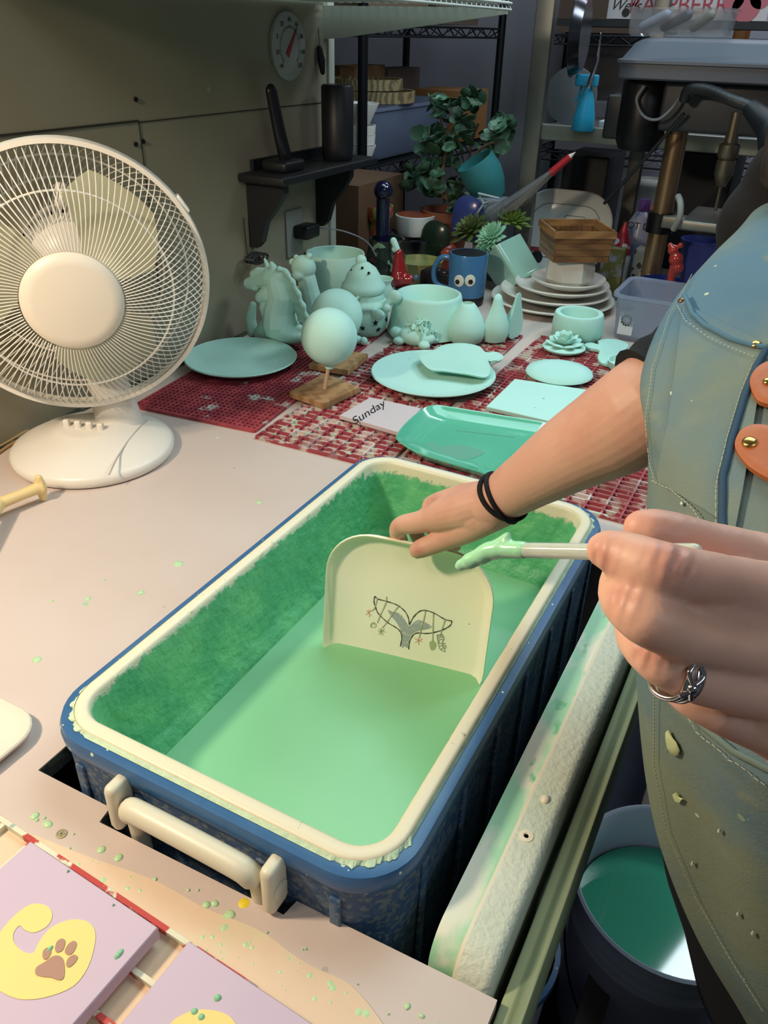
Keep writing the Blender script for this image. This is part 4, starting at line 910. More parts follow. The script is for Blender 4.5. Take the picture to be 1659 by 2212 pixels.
def ap_patch(name, poly, m, parent=apo, off=.0032, th=.0014, rows=10, cols=10):
    """poly: 4 pixel corners (tl,tr,br,bl)"""
    mb = MB(); F_ = []; B_ = []
    for i in range(rows + 1):
        for j in range(cols + 1):
            u, v_ = j / cols, i / rows
            x = (poly[0][0] * (1 - u) + poly[1][0] * u) * (1 - v_) + (poly[3][0] * (1 - u) + poly[2][0] * u) * v_
            y = (poly[0][1] * (1 - u) + poly[1][1] * u) * (1 - v_) + (poly[3][1] * (1 - u) + poly[2][1] * u) * v_
            p, n = onap(x, y, off); F_.append(p + n * th); B_.append(p)
    N_ = len(F_); W_ = cols + 1; fs = []
    for i in range(rows):
        for j in range(cols):
            a_ = i * W_ + j; fs += [(a_, a_ + W_, a_ + W_ + 1, a_ + 1), (N_ + a_, N_ + a_ + 1, N_ + a_ + W_ + 1, N_ + a_ + W_)]
    bd = [j for j in range(cols)] + [i * W_ + cols for i in range(rows)] + [rows * W_ + j for j in range(cols, 0, -1)] + [i * W_ for i in range(rows, 0, -1)]
    for i in range(len(bd)):
        a_, b_ = bd[i], bd[(i + 1) % len(bd)]; fs.append((a_, b_, N_ + b_, N_ + a_))
    mb.add(F_ + B_, fs); return mb.build(name, m, parent, 50)
# chest pocket
pk = ap_patch('chest_pocket', [(1480, 665), (1655, 752), (1590, 1150), (1432, 1040)], M_ap, off=.003, th=.002)
ap_line('pocket_edge', [(1485, 650), (1500, 690), (1525, 715), (1580, 745), (1630, 760), (1655, 762)], .0022, mat('blue_canvas_edge', '#4f7488', .8), off=.006)
ap_line('stitching', [(1470, 672), (1485, 705), (1530, 740), (1580, 765), (1630, 785)], .00038, M_th, off=.0065, dash=True)
ap_line('stitching', [(1565, 515), (1510, 580), (1450, 690), (1415, 800), (1402, 900), (1412, 1000), (1424, 1045)], .00038, M_th, off=.0035, dash=True)
ap_line('stitching', [(1424, 1042), (1465, 1065), (1500, 1100), (1530, 1145)], .00038, M_th, off=.0065, dash=True)
ap_line('stitching', [(1422, 1500), (1420, 1640), (1446, 1790), (1506, 1930), (1580, 2060), (1655, 2180)], .00038, M_th, off=.0035, dash=True)
ap_line('folded_seam', [(1655, 765), (1635, 800), (1610, 860), (1580, 960), (1562, 1040), (1565, 1150), (1575, 1200)], .0030, mat('navy_seam', '#2e4a60', .8), off=.005)
ap_line('stitching', [(1625, 800), (1600, 860), (1570, 960), (1552, 1040), (1552, 1150)], .00038, M_th, off=.0075, dash=True)
ap_line('hip_pocket_edge', [(1470, 1490), (1520, 1560), (1590, 1620), (1665, 1660)], .0022, mat('grey_canvas_edge', '#66766c', .8), off=.004)
ap_line('stitching', [(1462, 1500), (1512, 1575), (1580, 1635), (1660, 1690)], .00038, M_th, off=.0035, dash=True)
M_lea = mat('tan_leather', '#b5693e', .5, bump=(150, .15), var=(12, '#a85d36', .4, .7))
def leather(pts, riv):
    P = smoothpath(pts, 4, True); mb = MB(); F_ = []; B_ = []
    cx_ = sum(p[0] for p in pts) / len(pts); cy_ = sum(p[1] for p in pts) / len(pts)
    pp2 = []
    for i in range(len(pts)):
        a, b_, c, d = [pts[(i + k) % len(pts)] for k in (-1, 0, 1, 2)]
        for q in range(4):
            t = q / 4; pp2.append(tuple(.5 * (2 * b_[e] + (c[e] - a[e]) * t + (2 * a[e] - 5 * b_[e] + 4 * c[e] - d[e]) * t * t + (3 * b_[e] - a[e] - 3 * c[e] + d[e]) * t ** 3) for e in (0, 1)))
    n = len(pp2); rings = []
    for k_, of in ((1, .004), (1, .0085), (.96, .009), (.7, .009), (.4, .009), (.1, .009)):
        rings.append([onap(cx_ + (x - cx_) * k_, cy_ + (y - cy_) * k_, of)[0] for x, y in pp2])
    mb.loft(rings, True); lo_ = mb.build('leather_patch', M_lea, apo, 40)
    for (x, y, r_) in riv:
        p, nn = onap(x, y, .009); xx = nn.orthogonal().normalized(); yy = nn.cross(xx)
        MB().lathe([(r_, 0), (r_ * .95, .0012), (r_ * .6, .002), (0, .0022)], (0, 0, 0), 20, M=basis(p, xx, yy, nn)).build('rivet', mat('brass', '#c9a35c', .25, 1.0), lo_, 60)
leather([(1620, 850), (1622, 828), (1640, 806), (1670, 795), (1740, 790), (1760, 860), (1740, 920), (1670, 893), (1635, 880)], [(1656, 843, .0035)])
leather([(1588, 985), (1592, 955), (1610, 938), (1640, 932), (1700, 945), (1770, 975), (1780, 1080), (1720, 1075), (1659, 1050), (1615, 1022)], [(1617, 973, .0052)])
for (x, y, r_, mm) in ((1478, 662, .0032, mat('copper', '#8a6a50', .35, .9)), (1632, 757, .004, mat('brass', ''))):
    p, nn = onap(x, y, .006); xx = nn.orthogonal().normalized(); yy = nn.cross(xx)
    MB().lathe([(r_, 0), (r_ * .95, .0012), (r_ * .6, .002), (0, .0022)], (0, 0, 0), 20, M=basis(p, xx, yy, nn)).build('rivet', mm, apo, 60)
def smear(pts, m):
    rings = []; cx_ = sum(p[0] for p in pts) / len(pts); cy_ = sum(p[1] for p in pts) / len(pts)
    for k_, of in ((1, .0022), (.9, .0034), (.3, .0036)): rings.append([onap(cx_ + (x - cx_) * k_, cy_ + (y - cy_) * k_, of)[0] for x, y in pts])
    MB().loft(rings, True).build('glaze_smear', m, apo, 60)
M_sm = mat('yellow_green_smear', '#c5cf9c', .6)
smear([(1444, 1577), (1450, 1574), (1458, 1590), (1466, 1600), (1474, 1618), (1470, 1630), (1458, 1628), (1448, 1612), (1444, 1592)], M_sm)
smear([(1458, 1712), (1466, 1708), (1472, 1718), (1480, 1722), (1474, 1730), (1464, 1726)], M_sm)
smear([(1467, 1515), (1478, 1518), (1480, 1526), (1470, 1528)], M_sm)
smear([(1466, 943), (1474, 940), (1482, 955), (1480, 965), (1470, 963)], mat('pink_smear', '#c9aa9c', .7))
for x, y in ((1524, 843), (1453, 855), (1560, 790), (1575, 735), (1536, 900), (1560, 1790), (1500, 1860), (1600, 1970), (1630, 2010), (1540, 1080), (1455, 985), (1478, 1090)):
    smear([(x - 2, y - 3), (x + 2, y - 4), (x + 3, y + 2), (x, y + 5), (x - 3, y + 1)], mat('pale_speck', '#cdd6c0', .6))
# ---------------------------------------------------------------- dipping tool held in the left hand
tl = thing('dipping_tool', 'clear rod with a green glaze-coated claw held in the nearer hand over the cooler', 'pottery tool', dep(1080, 1188, .262))
D0, D1 = .272, .2445
def tp(px, py, k=0.0):
    t = (px - 1080) / (1310 - 1080); return dep(px, py, D0 + (D1 - D0) * t + k)
MB().tube([tp(1108, 1188), tp(1200, 1190), tp(1300, 1192), tp(1390, 1193), tp(1500, 1190)], [.0026, .0026, .0026, .0026, .0022], 16, round_ends=True).build('clear_rod', mat('clear_acrylic', '#dfe8dc', .15, trans=.45, ior=1.35), tl, 60)
M_claw = mat('fresh_mint_glaze', '#9fdcb0', .2, coat=.3)
mb = MB(); mb.tube(smoothpath([tp(1130, 1188), tp(1085, 1187), tp(1058, 1190), tp(1040, 1200), tp(1010, 1214), tp(988, 1224)], 5), [.0031] * 6 + [.0034] * 5 + [.0034] * 5 + [.0030] * 5 + [.0022] * 4 + [.0012], 14, round_ends=True)
mb.tube([tp(1070, 1186), tp(1085, 1172), tp(1097, 1156)], [.0032, .0024, .0014], 12, round_ends=True)
mb.build('coated_claw', M_claw, tl, 60, mods=REM(.0008, 4))
# buckets under the rail
bk = thing('bucket', 'open grey bucket of dark green liquid on the floor beside the apron', 'bucket', (.605, .535, 0))
mb = MB(); mb.lathe([(.125, 0), (.127, .004), (.140, .30), (.1445, .305), (.1445, .32), (.142, .322), (.1445, .335), (.1445, .345), (.143, .348), (.1505, .372), (.151, .378), (.147, .381), (.143, .376), (.138, .30), (.122, .01), (0, .008)], (.605, .535, 0), 64)
mb.build('pail', mat('grey_blue_plastic', '#c0c6d4', .35), bk, 50)
MB().lathe([(.1425, .30), (.1435, .303), (.1490, .306), (.1490, .316), (.1440, .318)], (.605, .535, 0), 64, caps=False).build('rib_band', mat('grey_blue_plastic', ''), bk, 40)
MB().tube([(.605 + .147 * math.cos(a), .535 + .147 * math.sin(a), .325 - .20 * math.sin((a - PI) / PI * PI) ** 1) for a in [PI + PI * i / 24 for i in range(25)]], .002, 6).build('wire_handle', M_blackmetal, bk, 60)
MB().lathe([(.1335, .286), (.1336, .290), (0, .290)], (.605, .535, 0), 64, caps=True).build('green_liquid', mat('dark_green_liquid', '#3f9c7c', .05, coat=.4), bk, 60)
we = onz(1194, 2110, .44); wx, wy = we.x - .1, we.y + .0
t = thing('white_bin', 'slim white bin with a blue rim under the wooden rail', 'bin', (wx, wy, 0))
MB().lathe([(.08, 0), (.085, .01), (.098, .43), (.1, .44), (.096, .44), (.08, .02), (0, .02)], (wx, wy, 0), 40).build('tub', mat('white_lilac_plastic', '#b9b6cc', .35), t, 50)
MB().lathe([(.100, .432), (.105, .434), (.105, .448), (.098, .45), (.096, .44)], (wx, wy, 0), 40, caps=False).build('blue_rim', mat('blue_rim_plastic', ''), t, 50)
# ---------------------------------------------------------------- helpers for the back of the room
def pbox(mb, x0, y0, x1, y1, y, dp_, ch=.0, z0=None, rz=0):
    a = ony(x0, y1, y); b_ = ony(x1, y1, y); c = ony((x0 + x1) / 2, y0, y)
    zb = z0 if z0 is not None else (a.z + b_.z) / 2
    w = abs(b_.x - a.x); h = c.z - zb
    return mb.box(((a.x + b_.x) / 2, y + dp_ / 2, zb + h / 2), (w, dp_, h), ch=ch, rz=rz), Vector(((a.x + b_.x) / 2, y + dp_ / 2, zb))
def solo(name, mb, m, label, cat, loc, group=None, smooth=40, mods=None):
    return tag(mb.build(name, m, None, smooth, loc=loc, mods=mods), label, cat, group)
def bx(name, x0, y0, x1, y1, y, dp_, m, label, cat, ch=.003, z0=None, group=None, rz=0):
    mb = MB(); _, c = pbox(mb, x0, y0, x1, y1, y, dp_, ch, z0, rz); return solo(name, mb, m, label, cat, c, group)
def standing(px, py, z=T): return onz(px, py, z)
def lth(name, px, py, z, prof_px, m, label, cat, part=None, group=None, sx=1, sy=1):
    p = onz(px, py, z); k = mpp(p); mb = MB(); mb.lathe([(r * k, h * k) for r, h in prof_px], p, 40, sx=sx, sy=sy)
    if part:
        t = thing(name, label, cat, p, group=group); mb.build(part, m, t, 50); return t, p, k
    return solo(name, mb, m, label, cat, p, group, 50), p, k
# ---------------------------------------------------------------- wall fittings
p = onx(617, 101, -.66); th_ = thing('wall_thermometer', 'round white dial thermometer with red pointer on the left wall', 'thermometer', p)
MT = basis(p, Vector((0, 1, 0)), Vector((0, 0, 1)), Vector((1, 0, 0)))
MB().lathe([(.066, 0), (.069, .004), (.069, .010), (.064, .012), (0, .012)], (0, 0, 0), 48, M=MT).build('dial', mat('dial_white', '#9fa39c', .5), th_, 50)
mb = MB()
for i in range(41):
    a = math.radians(225 - i * 270 / 40); mb.box((.040 * math.cos(a), .040 * math.sin(a), .0125), (.005 if i % 5 else .008, .0008, .0008), M=MT, rz=a)
mb.build('scale_marks', mat('dial_black', '#1c1d1e', .6), th_, 0)
for i, s in enumerate(('-40', '-20', '0', '20', '40', '60', '80', '100', '120')):
    a = math.radians(225 - i * 270 / 8); text(s, 'dial_number', mat('dial_black', ''), th_, MT @ Matrix.Translation((.054 * math.cos(a), .054 * math.sin(a), .0124)), .0135, ext=.0002)
mb = MB(); a = math.radians(52); mb.prism([(-.022 * math.cos(a) - .007 * math.sin(a), -.022 * math.sin(a) + .007 * math.cos(a)), (-.022 * math.cos(a) + .007 * math.sin(a), -.022 * math.sin(a) - .007 * math.cos(a)), (.050 * math.cos(a), .050 * math.sin(a))], .013, .0145, MT)
mb.build('pointer', mat('red_pointer', '#a8343a', .5), th_, 0)
p = onx(633, 503, -.66); ou = thing('wall_outlet', 'white wall outlet cover low on the wall near the corner', 'outlet', p)
MB().box((-.657, p.y, p.z), (.006, .072, .115), ch=.002).build('cover_plate', mat('outlet_white', '#8b8d86', .5), ou, 40)
ch_ = thing('phone_charger', 'black plug adapter with a thin cord in the wall outlet', 'charger', (-.654, p.y + .01, p.z - .012))
MB().box((-.632, p.y + .022, p.z + .004), (.044, .062, .032), ch=.005).build('adapter', M_black, ch_, 40)
MB().tube(smoothpath([(-.61, p.y + .05, p.z + .01), (-.56, p.y + .09, p.z + .0), (-.52, p.y + .14, p.z - .03), (-.50, p.y + .16, p.z - .07)], 6), .002, 6).build('cord', M_grey, ch_, 60)
# black shelf with brackets
pL = onx(507, 392, -.66); zsh = 1.205; y0s, y1s = 1.215, 1.66
bs = thing('wall_shelf', 'black wooden wall shelf on curved brackets left of the shelving rack', 'shelf', (-.66, (y0s + y1s) / 2, zsh))
MB().box((-.597, (y0s + y1s) / 2, zsh), (.125, y1s - y0s, .018), ch=.004).build('shelf_board', mat('black_paint', '#14161a', .5, spots=[(60, '#a8b4ac', .06)]), bs, 40)
MB().box((-.654, (y0s + y1s) / 2 + .02, zsh + .018), (.010, y1s - y0s - .06, .030)).build('back_strip', mat('black_paint', ''), bs, 0)
for yy in (1.255, 1.555):
    pts = [(0, 0), (.105, 0), (.105, -.02), (.085, -.05), (.05, -.09), (.035, -.135), (.02, -.15), (0, -.15)]
    MB().prism(pts, -.010, .010, basis(Vector((-.6595, yy, zsh - .0095)), Vector((1, 0, 0)), Vector((0, 0, 1)), Vector((0, -1, 0)))).build('bracket', mat('black_paint', ''), bs, 0)
zs = zsh + .009
b0 = Vector((-.60, 1.315, zs)); bt = thing('cordless_handset', 'tall black cordless handset standing on its base on the wall shelf', 'telephone', b0)
MB().box(b0 + Vector((0, 0, .012)), (.07, .085, .024), ch=.008).build('charging_base', M_black, bt, 40)
MB().tube([b0 + Vector((0, .012, .02)), b0 + Vector((-.004, -.004, .075)), b0 + Vector((-.008, -.025, .165))], [.019, .018, .0155], 16, round_ends=True, flat=.7).build('handset', mat('black_gloss', '#15171b', .25), bt, 60)
b0 = Vector((-.59, 1.545, zs)); 
lth_ = MB(); lth_.lathe([(.034, 0), (.038, .006), (.040, .03), (.040, .165), (.036, .170), (0, .170)], b0, 36); solo('cylinder_speaker', lth_, M_black, 'black cylinder standing at the far end of the wall shelf', 'speaker', b0)
mb = MB(); q0_ = onx(692, 105, -.652); mb.tube([onx(697, 156, -.645), onx(694, 130, -.648), onx(690, 104, -.65)], [.006, .010, .007], 10, round_ends=True); mb.tube([onx(690, 104, -.65), onx(688, 60, -.657)], .001, 5)
solo('hanging_brush', mb, M_black, 'small black brush handle hanging from a string above the cylinder', 'brush', q0_)
p = standing(556, 563); mb = MB(); c0 = onx(545, 556, -.64)
for i in range(3): mb.tube([(-.64 + .012 * i, c0.y + .03 * math.cos(t), c0.z + .010 * math.sin(t)) for t in [2 * PI * q / 24 for q in range(24)]], .003, 6, True)
mb.tube([(-.655, c0.y, c0.z), (-.60, c0.y, c0.z)], .004, 8); mb.tube([(-.6545, c0.y, c0.z), (-.6545, c0.y - .005, c0.z + .09)], .0012, 5)
solo('wall_hook_coil', mb, mat('dull_black_wire', '#26282a', .5), 'dark wire coil hanging on a hook on the wall under the shelf bracket', 'wire', c0)
# white wire shelf overhead
ws = thing('overhead_shelf', 'white wire shelf on the left wall at the top edge of the picture', 'shelf', (-.66, 1.2, 1.545))
zt_ = 1.556; mb = MB()
for i in range(20): mb.tube([(-.655 + .47 * i / 19, .62, zt_), (-.655 + .47 * i / 19, 1.6, zt_)], .0022, 6)
for i in range(41): mb.tube([(-.655, .62 + .98 * i / 40, zt_ + .003), (-.185, .62 + .98 * i / 40, zt_ + .003), (-.180, .62 + .98 * i / 40, zt_ - .010)], .0016, 5)
for z_ in (zt_, zt_ - .012): mb.tube([(-.18, .62, z_), (-.18, 1.603, z_)], .003, 6)
mb.build('wire_deck', mat('white_coated_wire', '#b4b6ae', .45), ws, 60)
mb = MB(); mb.prism([(0, .004), (.47, .004), (.47, -.008), (.05, -.062), (0, -.066)], -.006, .006, basis(Vector((-.66, 1.605, zt_ - .012)), Vector((1, 0, 0)), Vector((0, 0, 1)), Vector((0, -1, 0))))
mb.build('end_bracket', mat('pale_bracket', '#a3a69b', .6), ws, 0)
MB().box((-.43, 1.1, zt_ + .006), (.44, .94, .004)).build('shelf_liner', mat('liner_sheet', '#9b9c90', .7), ws, 0)
# ---------------------------------------------------------------- black wire racks
def rack(x0, x1, y0, y1, zs_, label, H=1.95, posts=True):
    t = thing('wire_rack', label, 'rack', ((x0 + x1) / 2, (y0 + y1) / 2, 0), group='black wire racks at the back')
    for x in (x0, x1):
        for y in (y0, y1):
            MB().tube([(x, y, 0), (x, y, H)], .0165, 14).build('post', M_blackmetal, t, 60)
    for z in zs_:
        mb = MB()
        for zz_ in (z, z - .032):
            mb.tube([(x0, y0, zz_), (x1, y0, zz_), (x1, y1, zz_), (x0, y1, zz_)], .0042, 6, True)
        for (ax_, ay_), (bx_, by_) in (((x0, y0), (x1, y0)), ((x1, y0), (x1, y1)), ((x0, y1), (x1, y1)), ((x0, y0), (x0, y1))):
            L_ = math.hypot(bx_ - ax_, by_ - ay_); n = max(2, int(L_ / .055))
            mb.tube([(ax_ + (bx_ - ax_) * i / n, ay_ + (by_ - ay_) * i / n, z - (.032 if i % 2 else 0)) for i in range(n + 1)], .0028, 5)
        n = int((y1 - y0) / .026) if (y1 - y0) > (x1 - x0) else int((x1 - x0) / .026)
        for i in range(1, n):
            if (y1 - y0) > (x1 - x0): y = y0 + (y1 - y0) * i / n; mb.tube([(x0, y, z + .002), (x1, y, z + .002)], .0022, 5)
            else: x = x0 + (x1 - x0) * i / n; mb.tube([(x, y0, z + .002), (x, y1, z + .002)], .0022, 5)
        mb.build('wire_shelf', mat('dark_wire', '#3a3c40', .35, .8), t, 60)
    return t
rack(-1.34, -.885, 2.2, 3.42, (.45, 1.09, 1.515), 'black wire rack behind the wall corner holding bins, hoops and boxes')
rack(-.70, .48, 3.36, 3.80, (.55, 1.06, 1.50), 'black wire rack against the back wall behind the steel frame')
R1 = 1.095
# things on the first rack
def bowlstack(px, py, n, rpx, hpx, label, z):
    pass
xs = -.96
def rk(name, px0, py0, px1, py1, x, thick, m, label, cat, ch=.004, z0=None, group=None):
    """box whose face lies on the plane x"""
    a = onx(px0, py1, x); b_ = onx(px1, py1, x); c = onx((px0 + px1) / 2, py0, x); zb = z0 if z0 is not None else min(a.z, b_.z)
    mb = MB(); mb.box((x - thick / 2, (a.y + b_.y) / 2, (zb + c.z) / 2), (thick, b_.y - a.y, c.z - zb), ch=ch)
    return solo(name, mb, m, label, cat, (x - thick / 2, (a.y + b_.y) / 2, zb), group)
bn_ = onx(805, 340, -.90); be_ = onx(1072, 300, -.90)
def tub(name, x0, x1, y0, y1, z, h, m, label, cat, taper=.9, rimw=.012, group=None, rz=0, wall=.003):
    cx_, cy_ = (x0 + x1) / 2, (y0 + y1) / 2; w, l = x1 - x0, y1 - y0; t = thing(name, label, cat, (cx_, cy_, z), group=group)
    def rg(k, zz_, d=0): return [((w * k - d) , (l * k - d), zz_)]
    def ring(kw, d, zz_):
        M_ = Matrix.Rotation(rz, 3, 'Z'); return [tuple(Vector((cx_, cy_, zz_)) + M_ @ Vector((x, y, 0))) for x, y in rrect(w * kw - d, l * kw - d, .03, 5)]
    mb = MB(); mb.loft([ring(taper, .01, z), ring(taper, 0, z + .006), ring(1, 0, z + h * .93), ring(1, -rimw, z + h * .935), ring(1, -rimw, z + h), ring(1, 0, z + h), ring(1, wall * 2, z + h * .98), ring(taper, wall * 2, z + .012), ring(taper, .05, z + .010)], True)
    mb.build('bin_body', m, t, 40); return t
M_bin = mat('translucent_bin', '#7d88a0', .3, trans=.35, alpha=.85)
tub('storage_bin', -1.18, -.91, 2.30, 3.02, R1 + .004, .17, M_bin, 'large translucent bin on the black rack with wooden hoops on top', 'bin')
for i, (px, py, r_, h_, dx_) in enumerate(((905, 205, .155, .038, 0), (890, 170, .135, .036, -.02))):
    zc_ = R1 + .178 + i * .040; mb = MB(); cxx, cyy = -1.045 + dx_, 2.56 + i * -.02
    mb.lathe([(r_, 0), (r_ + .003, .002), (r_ + .003, h_), (r_, h_ + .001), (r_ - .006, h_), (r_ - .006, .002)], (cxx, cyy, zc_), 48, caps=False); mb.loft([[(cxx + q * math.cos(2 * PI * j / 48), cyy + q * math.sin(2 * PI * j / 48), zc_ + zz_) for j in range(48)] for q, zz_ in ((r_ - .004, .004), (r_ - .004, .006))], True)
    solo('wooden_sieve', mb, mat('weathered_hoop', '#8c7a55', .7, wave=(20, 6, '#5f5038', .3, .8)), ('lower weathered wooden sieve hoop lying on the translucent bin', 'upper weathered wooden sieve hoop on top of the other one')[i], 'sieve', (cxx, cyy, zc_), 'wooden sieves on the bin')
for i, (y_, w_, hh, col, lb) in enumerate(((2.28, .30, .17, '#5a3c28', 'dark brown cardboard box at the near end of the rack'), (2.66, .36, .165, '#8a6746', 'tan cardboard box behind the wooden hoops'), (3.02, .30, .15, '#6d6058', 'grey-brown printed box behind the hoops'))):
    solo('cardboard_box', MB().box((-1.245 if i != 9 else -1.2, y_ + .1, R1 + .19 + hh / 2 - .06), (.10, w_, hh - .02)), mat('card_%d' % i, col, .85), lb, 'box', (-1.245, y_, R1 + .18), 'cardboard boxes on the rack', 0)
solo('cardboard_box', MB().box((-1.02, 3.23, R1 + .10), (.24, .26, .19)), mat('card_orange', '#8a5f34', .85), 'orange-brown cardboard box at the far end of the rack', 'box', (-1.02, 3.23, R1 + .004), 'cardboard boxes on the rack', 0)
for i, (zz_, r_, h_, sl) in enumerate(((R1 + .004, .052, .062, .55), (R1 + .068, .050, .030, .95), (R1 + .099, .051, .030, .95), (R1 + .131, .060, .065, .5))):
    c_ = Vector((-.925, 2.262, zz_)); mb = MB(); mb.lathe([(r_ * sl, 0), (r_, h_ * .96), (r_ * 1.0, h_), (r_ * .93, h_), (r_ * sl * .9, .006), (0, .005)], c_, 36)
    solo('white_bowl', mb, M_wc, ('bottom white bowl of the stack by the rack post', 'white dish second from the bottom of the rack stack', 'white dish third from the bottom of the rack stack', 'wide white bowl topping the stack by the rack post')[i], 'bowl', c_, 'white bowls on the rack', 50)
for i, (y_, w_, d_) in enumerate(((2.5, .45, '#6a5847'), (3.0, .42, '#54453a'))):
    solo('cardboard_box', MB().box((-1.08, y_, 1.52 + .14), (.34, w_, .27)), mat('cardtop_%d' % i, d_, .85), ('wide cardboard box on the upper shelf of the rack', 'dark cardboard box further back on the upper shelf')[i], 'box', (-1.08, y_, 1.52), 'cardboard boxes on the rack', 0)
solo('cardboard_box', MB().box((-.42, 3.56, 1.505 + .16), (.42, .34, .31)), mat('card_far', '#4c3e32', .85), 'big dark cardboard box on the top shelf of the back rack', 'box', (-.42, 3.56, 1.505), 'cardboard boxes on the rack', 0)
solo('cardboard_box', MB().box((-.40, 3.54, 1.065 + .10), (.36, .30, .19)), mat('card_gr', '#5d5c60', .85), 'grey box on the middle shelf of the back rack', 'box', (-.40, 3.54, 1.065), 'cardboard boxes on the rack', 0)
solo('cardboard_box', MB().box((-.79, 1.98, T + .13), (.20, .30, .26)), mat('card_tall', '#5a3f2a', .85), 'brown cardboard box standing beside the rack post behind the table corner', 'box', (-.79, 1.98, T), 'cardboard boxes on the rack', 0)
mb = MB(); mb.box((-.79, 1.95, .42), (.23, .44, .84)); solo('side_cabinet', mb, mat('dark_cabinet', '#2a2622', .8), 'dark low cabinet behind the end of the panel wall', 'cabinet', (-.79, 1.95, 0), None, 0)
# ---------------------------------------------------------------- steel frame
sf = thing('steel_frame', 'bare steel frame with upright and cross rail behind the clutter', 'frame', (-.27, 2.17, T))
def upright(px, py, y, w_, top=2.3, z0=T):
    p_ = ony(px, py, y); return MB().box((p_.x, y, (z0 + top) / 2), (w_, .035, top - z0), ch=.003), p_
m1, pu = upright(1162, 200, 2.15, .052); m1.build('upright', M_steel, sf, 40)
pr0 = ony(1150, 288, 2.15); MB().box((.55, 2.158, 1.255), (1.64, .03, .042), ch=.003).build('cross_rail', mat('steel_rail', '#a3a498', .35, .7, var=(3, '#7d7e78', .4, .7)), sf, 40)
MB().box((.55, 2.40, 1.262), (1.64, .44, .008)).build('steel_deck', M_steel, sf, 0)
MB().box((pu.x + .22, 2.6, 1.4), (.045, .035, 1.8), ch=.003).build('upright', M_steel, sf, 40)
for x_ in (1.35,): MB().box((x_, 2.15, 1.55), (.05, .035, 1.5), ch=.003).build('upright', M_steel, sf, 40)
mb = MB(); 
for y_ in (2.15, 2.6):
    for x_ in (pu.x, 1.35): mb = MB().box((x_, y_, .41), (.05, .035, .82)); mb.build('lower_leg', M_steel, sf, 0)
ZD = 1.266
# spray bottle
t, p, k = lth('spray_bottle', 1258, 283, ZD, [(0, 0), (22, 0), (24, 3), (22, 30), (15, 62), (9, 78), (9, 84), (0, 84)], mat('teal_blue_plastic', '#1f86a8', .35), 'turquoise spray bottle standing on the steel rail', 'bottle', 'bottle_body')
MB().box(p + Vector((-.006, 0, 96 * k)), (46 * k, 20 * k, 22 * k), ch=.004).build('spray_head', mat('teal_blue_plastic', ''), t, 50)
MB().tube([p + Vector((-14 * k, 0, 88 * k)), p + Vector((-18 * k, 0, 66 * k)), p + Vector((-24 * k, 0, 56 * k))], .004, 8).build('trigger', mat('teal_blue_plastic', ''), t, 60)
# frying pans / lids hanging
p = ony(1262, 85, 2.12); p = ony(1265, 75, 2.12); ux_ = (FH * .93 + LH * .36).normalized(); uy_ = Vector((0, 0, 1)); MPn = basis(p, ux_, uy_, ux_.cross(uy_))
t = thing('hanging_pan', 'dark shiny pan hanging on edge above the spray bottle', 'pan', p)
MB().lathe([(.085, 0), (.100, .022), (.104, .026), (.101, .028), (.083, .006), (0, .005)], (0, 0, 0), 44, M=MPn @ Matrix.Rotation(PI, 4, 'X') ).build('pan_body', mat('dark_shiny_metal', '#4a4b50', .2, .9), t, 50)
MB().tube([p + Vector((0, 0, .10)), p + Vector((0, .005, .24))], .010, 10).build('handle', M_black, t, 60)
mb = MB(); q_ = ony(1290, 130, 2.10); mb.tube([q_ + Vector((0, 0, .06)), q_, q_ + Vector((-.012, 0, -.055))], [.004, .010, .016], 12, round_ends=True, flat=.4); solo('ladle', mb, M_chrome, 'shiny metal ladle hanging right of the pan', 'ladle', q_)
p = ony(1225, 285, 2.30); mb = MB(); mb.lathe([(.075, 0), (.078, .004), (.078, .012), (.02, .016), (0, .016)], (0, 0, 0), 36, M=Matrix.Translation((p.x, 2.3, ZD + .078)) @ Matrix.Rotation(PI / 2, 4, 'X')); solo('grinding_disc', mb, mat('grey_disc', '#63656a', .6), 'grey disc propped behind the spray bottle', 'disc', (p.x, 2.3, ZD))
# drill press
dpz = thing('drill_press', 'black and grey bench drill press behind the apron', 'drill press', (.165, 1.95, T))
colx = .165
MB().box((colx + .04, 2.00, T + .012), (.22, .16, .024), ch=.01).build('base_plate', M_blackmetal, dpz, 40)
MB().tube([(colx, 1.95, T + .02), (colx, 1.95, 1.45)], .026, 28).build('column', mat('brown_polished_steel', '#8c7358', .3, .8), dpz, 60)
MB().tube([(colx, 1.95, 1.055), (colx, 1.95, 1.105)], .036, 24).build('table_collar', M_blackmetal, dpz, 60)
mb = MB(); mb.box((colx + .20, 1.86, 1.115), (.24, .22, .022), ch=.005); mb.box((colx + .06, 1.92, 1.09), (.10, .05, .03), ch=.004); mb.build('work_support', M_steel, dpz, 40)
mb = MB(); a_ = ony(1328, 160, 1.80); b_ = ony(1328, 82, 1.80)
zb_, zt2_ = ony(1500, 178, 1.80).z, ony(1500, 82, 1.80).z
xl = ony(1334, 150, 1.80).x
MC = Matrix.Translation((xl + .33, 1.93, 0))
def rg2(w, l, r, z): return [(x, y, z) for x, y in rrect(w, l, r, 6)]
mb.loft([rg2(.66, .27, .05, zb_), rg2(.67, .28, .055, zb_ + .004), rg2(.672, .282, .055, zb_ + .032), rg2(.685, .295, .06, zb_ + .034), rg2(.685, .295, .06, zb_ + .040), rg2(.665, .275, .055, zb_ + .043), rg2(.62, .235, .05, zt2_ - .012), rg2(.58, .20, .045, zt2_ - .003), rg2(.50, .15, .04, zt2_)], True, MC)
mb.build('belt_cover', mat('grey_cover', '#444953', .45), dpz, 40)
pm_ = ony(1378, 300, 1.92)
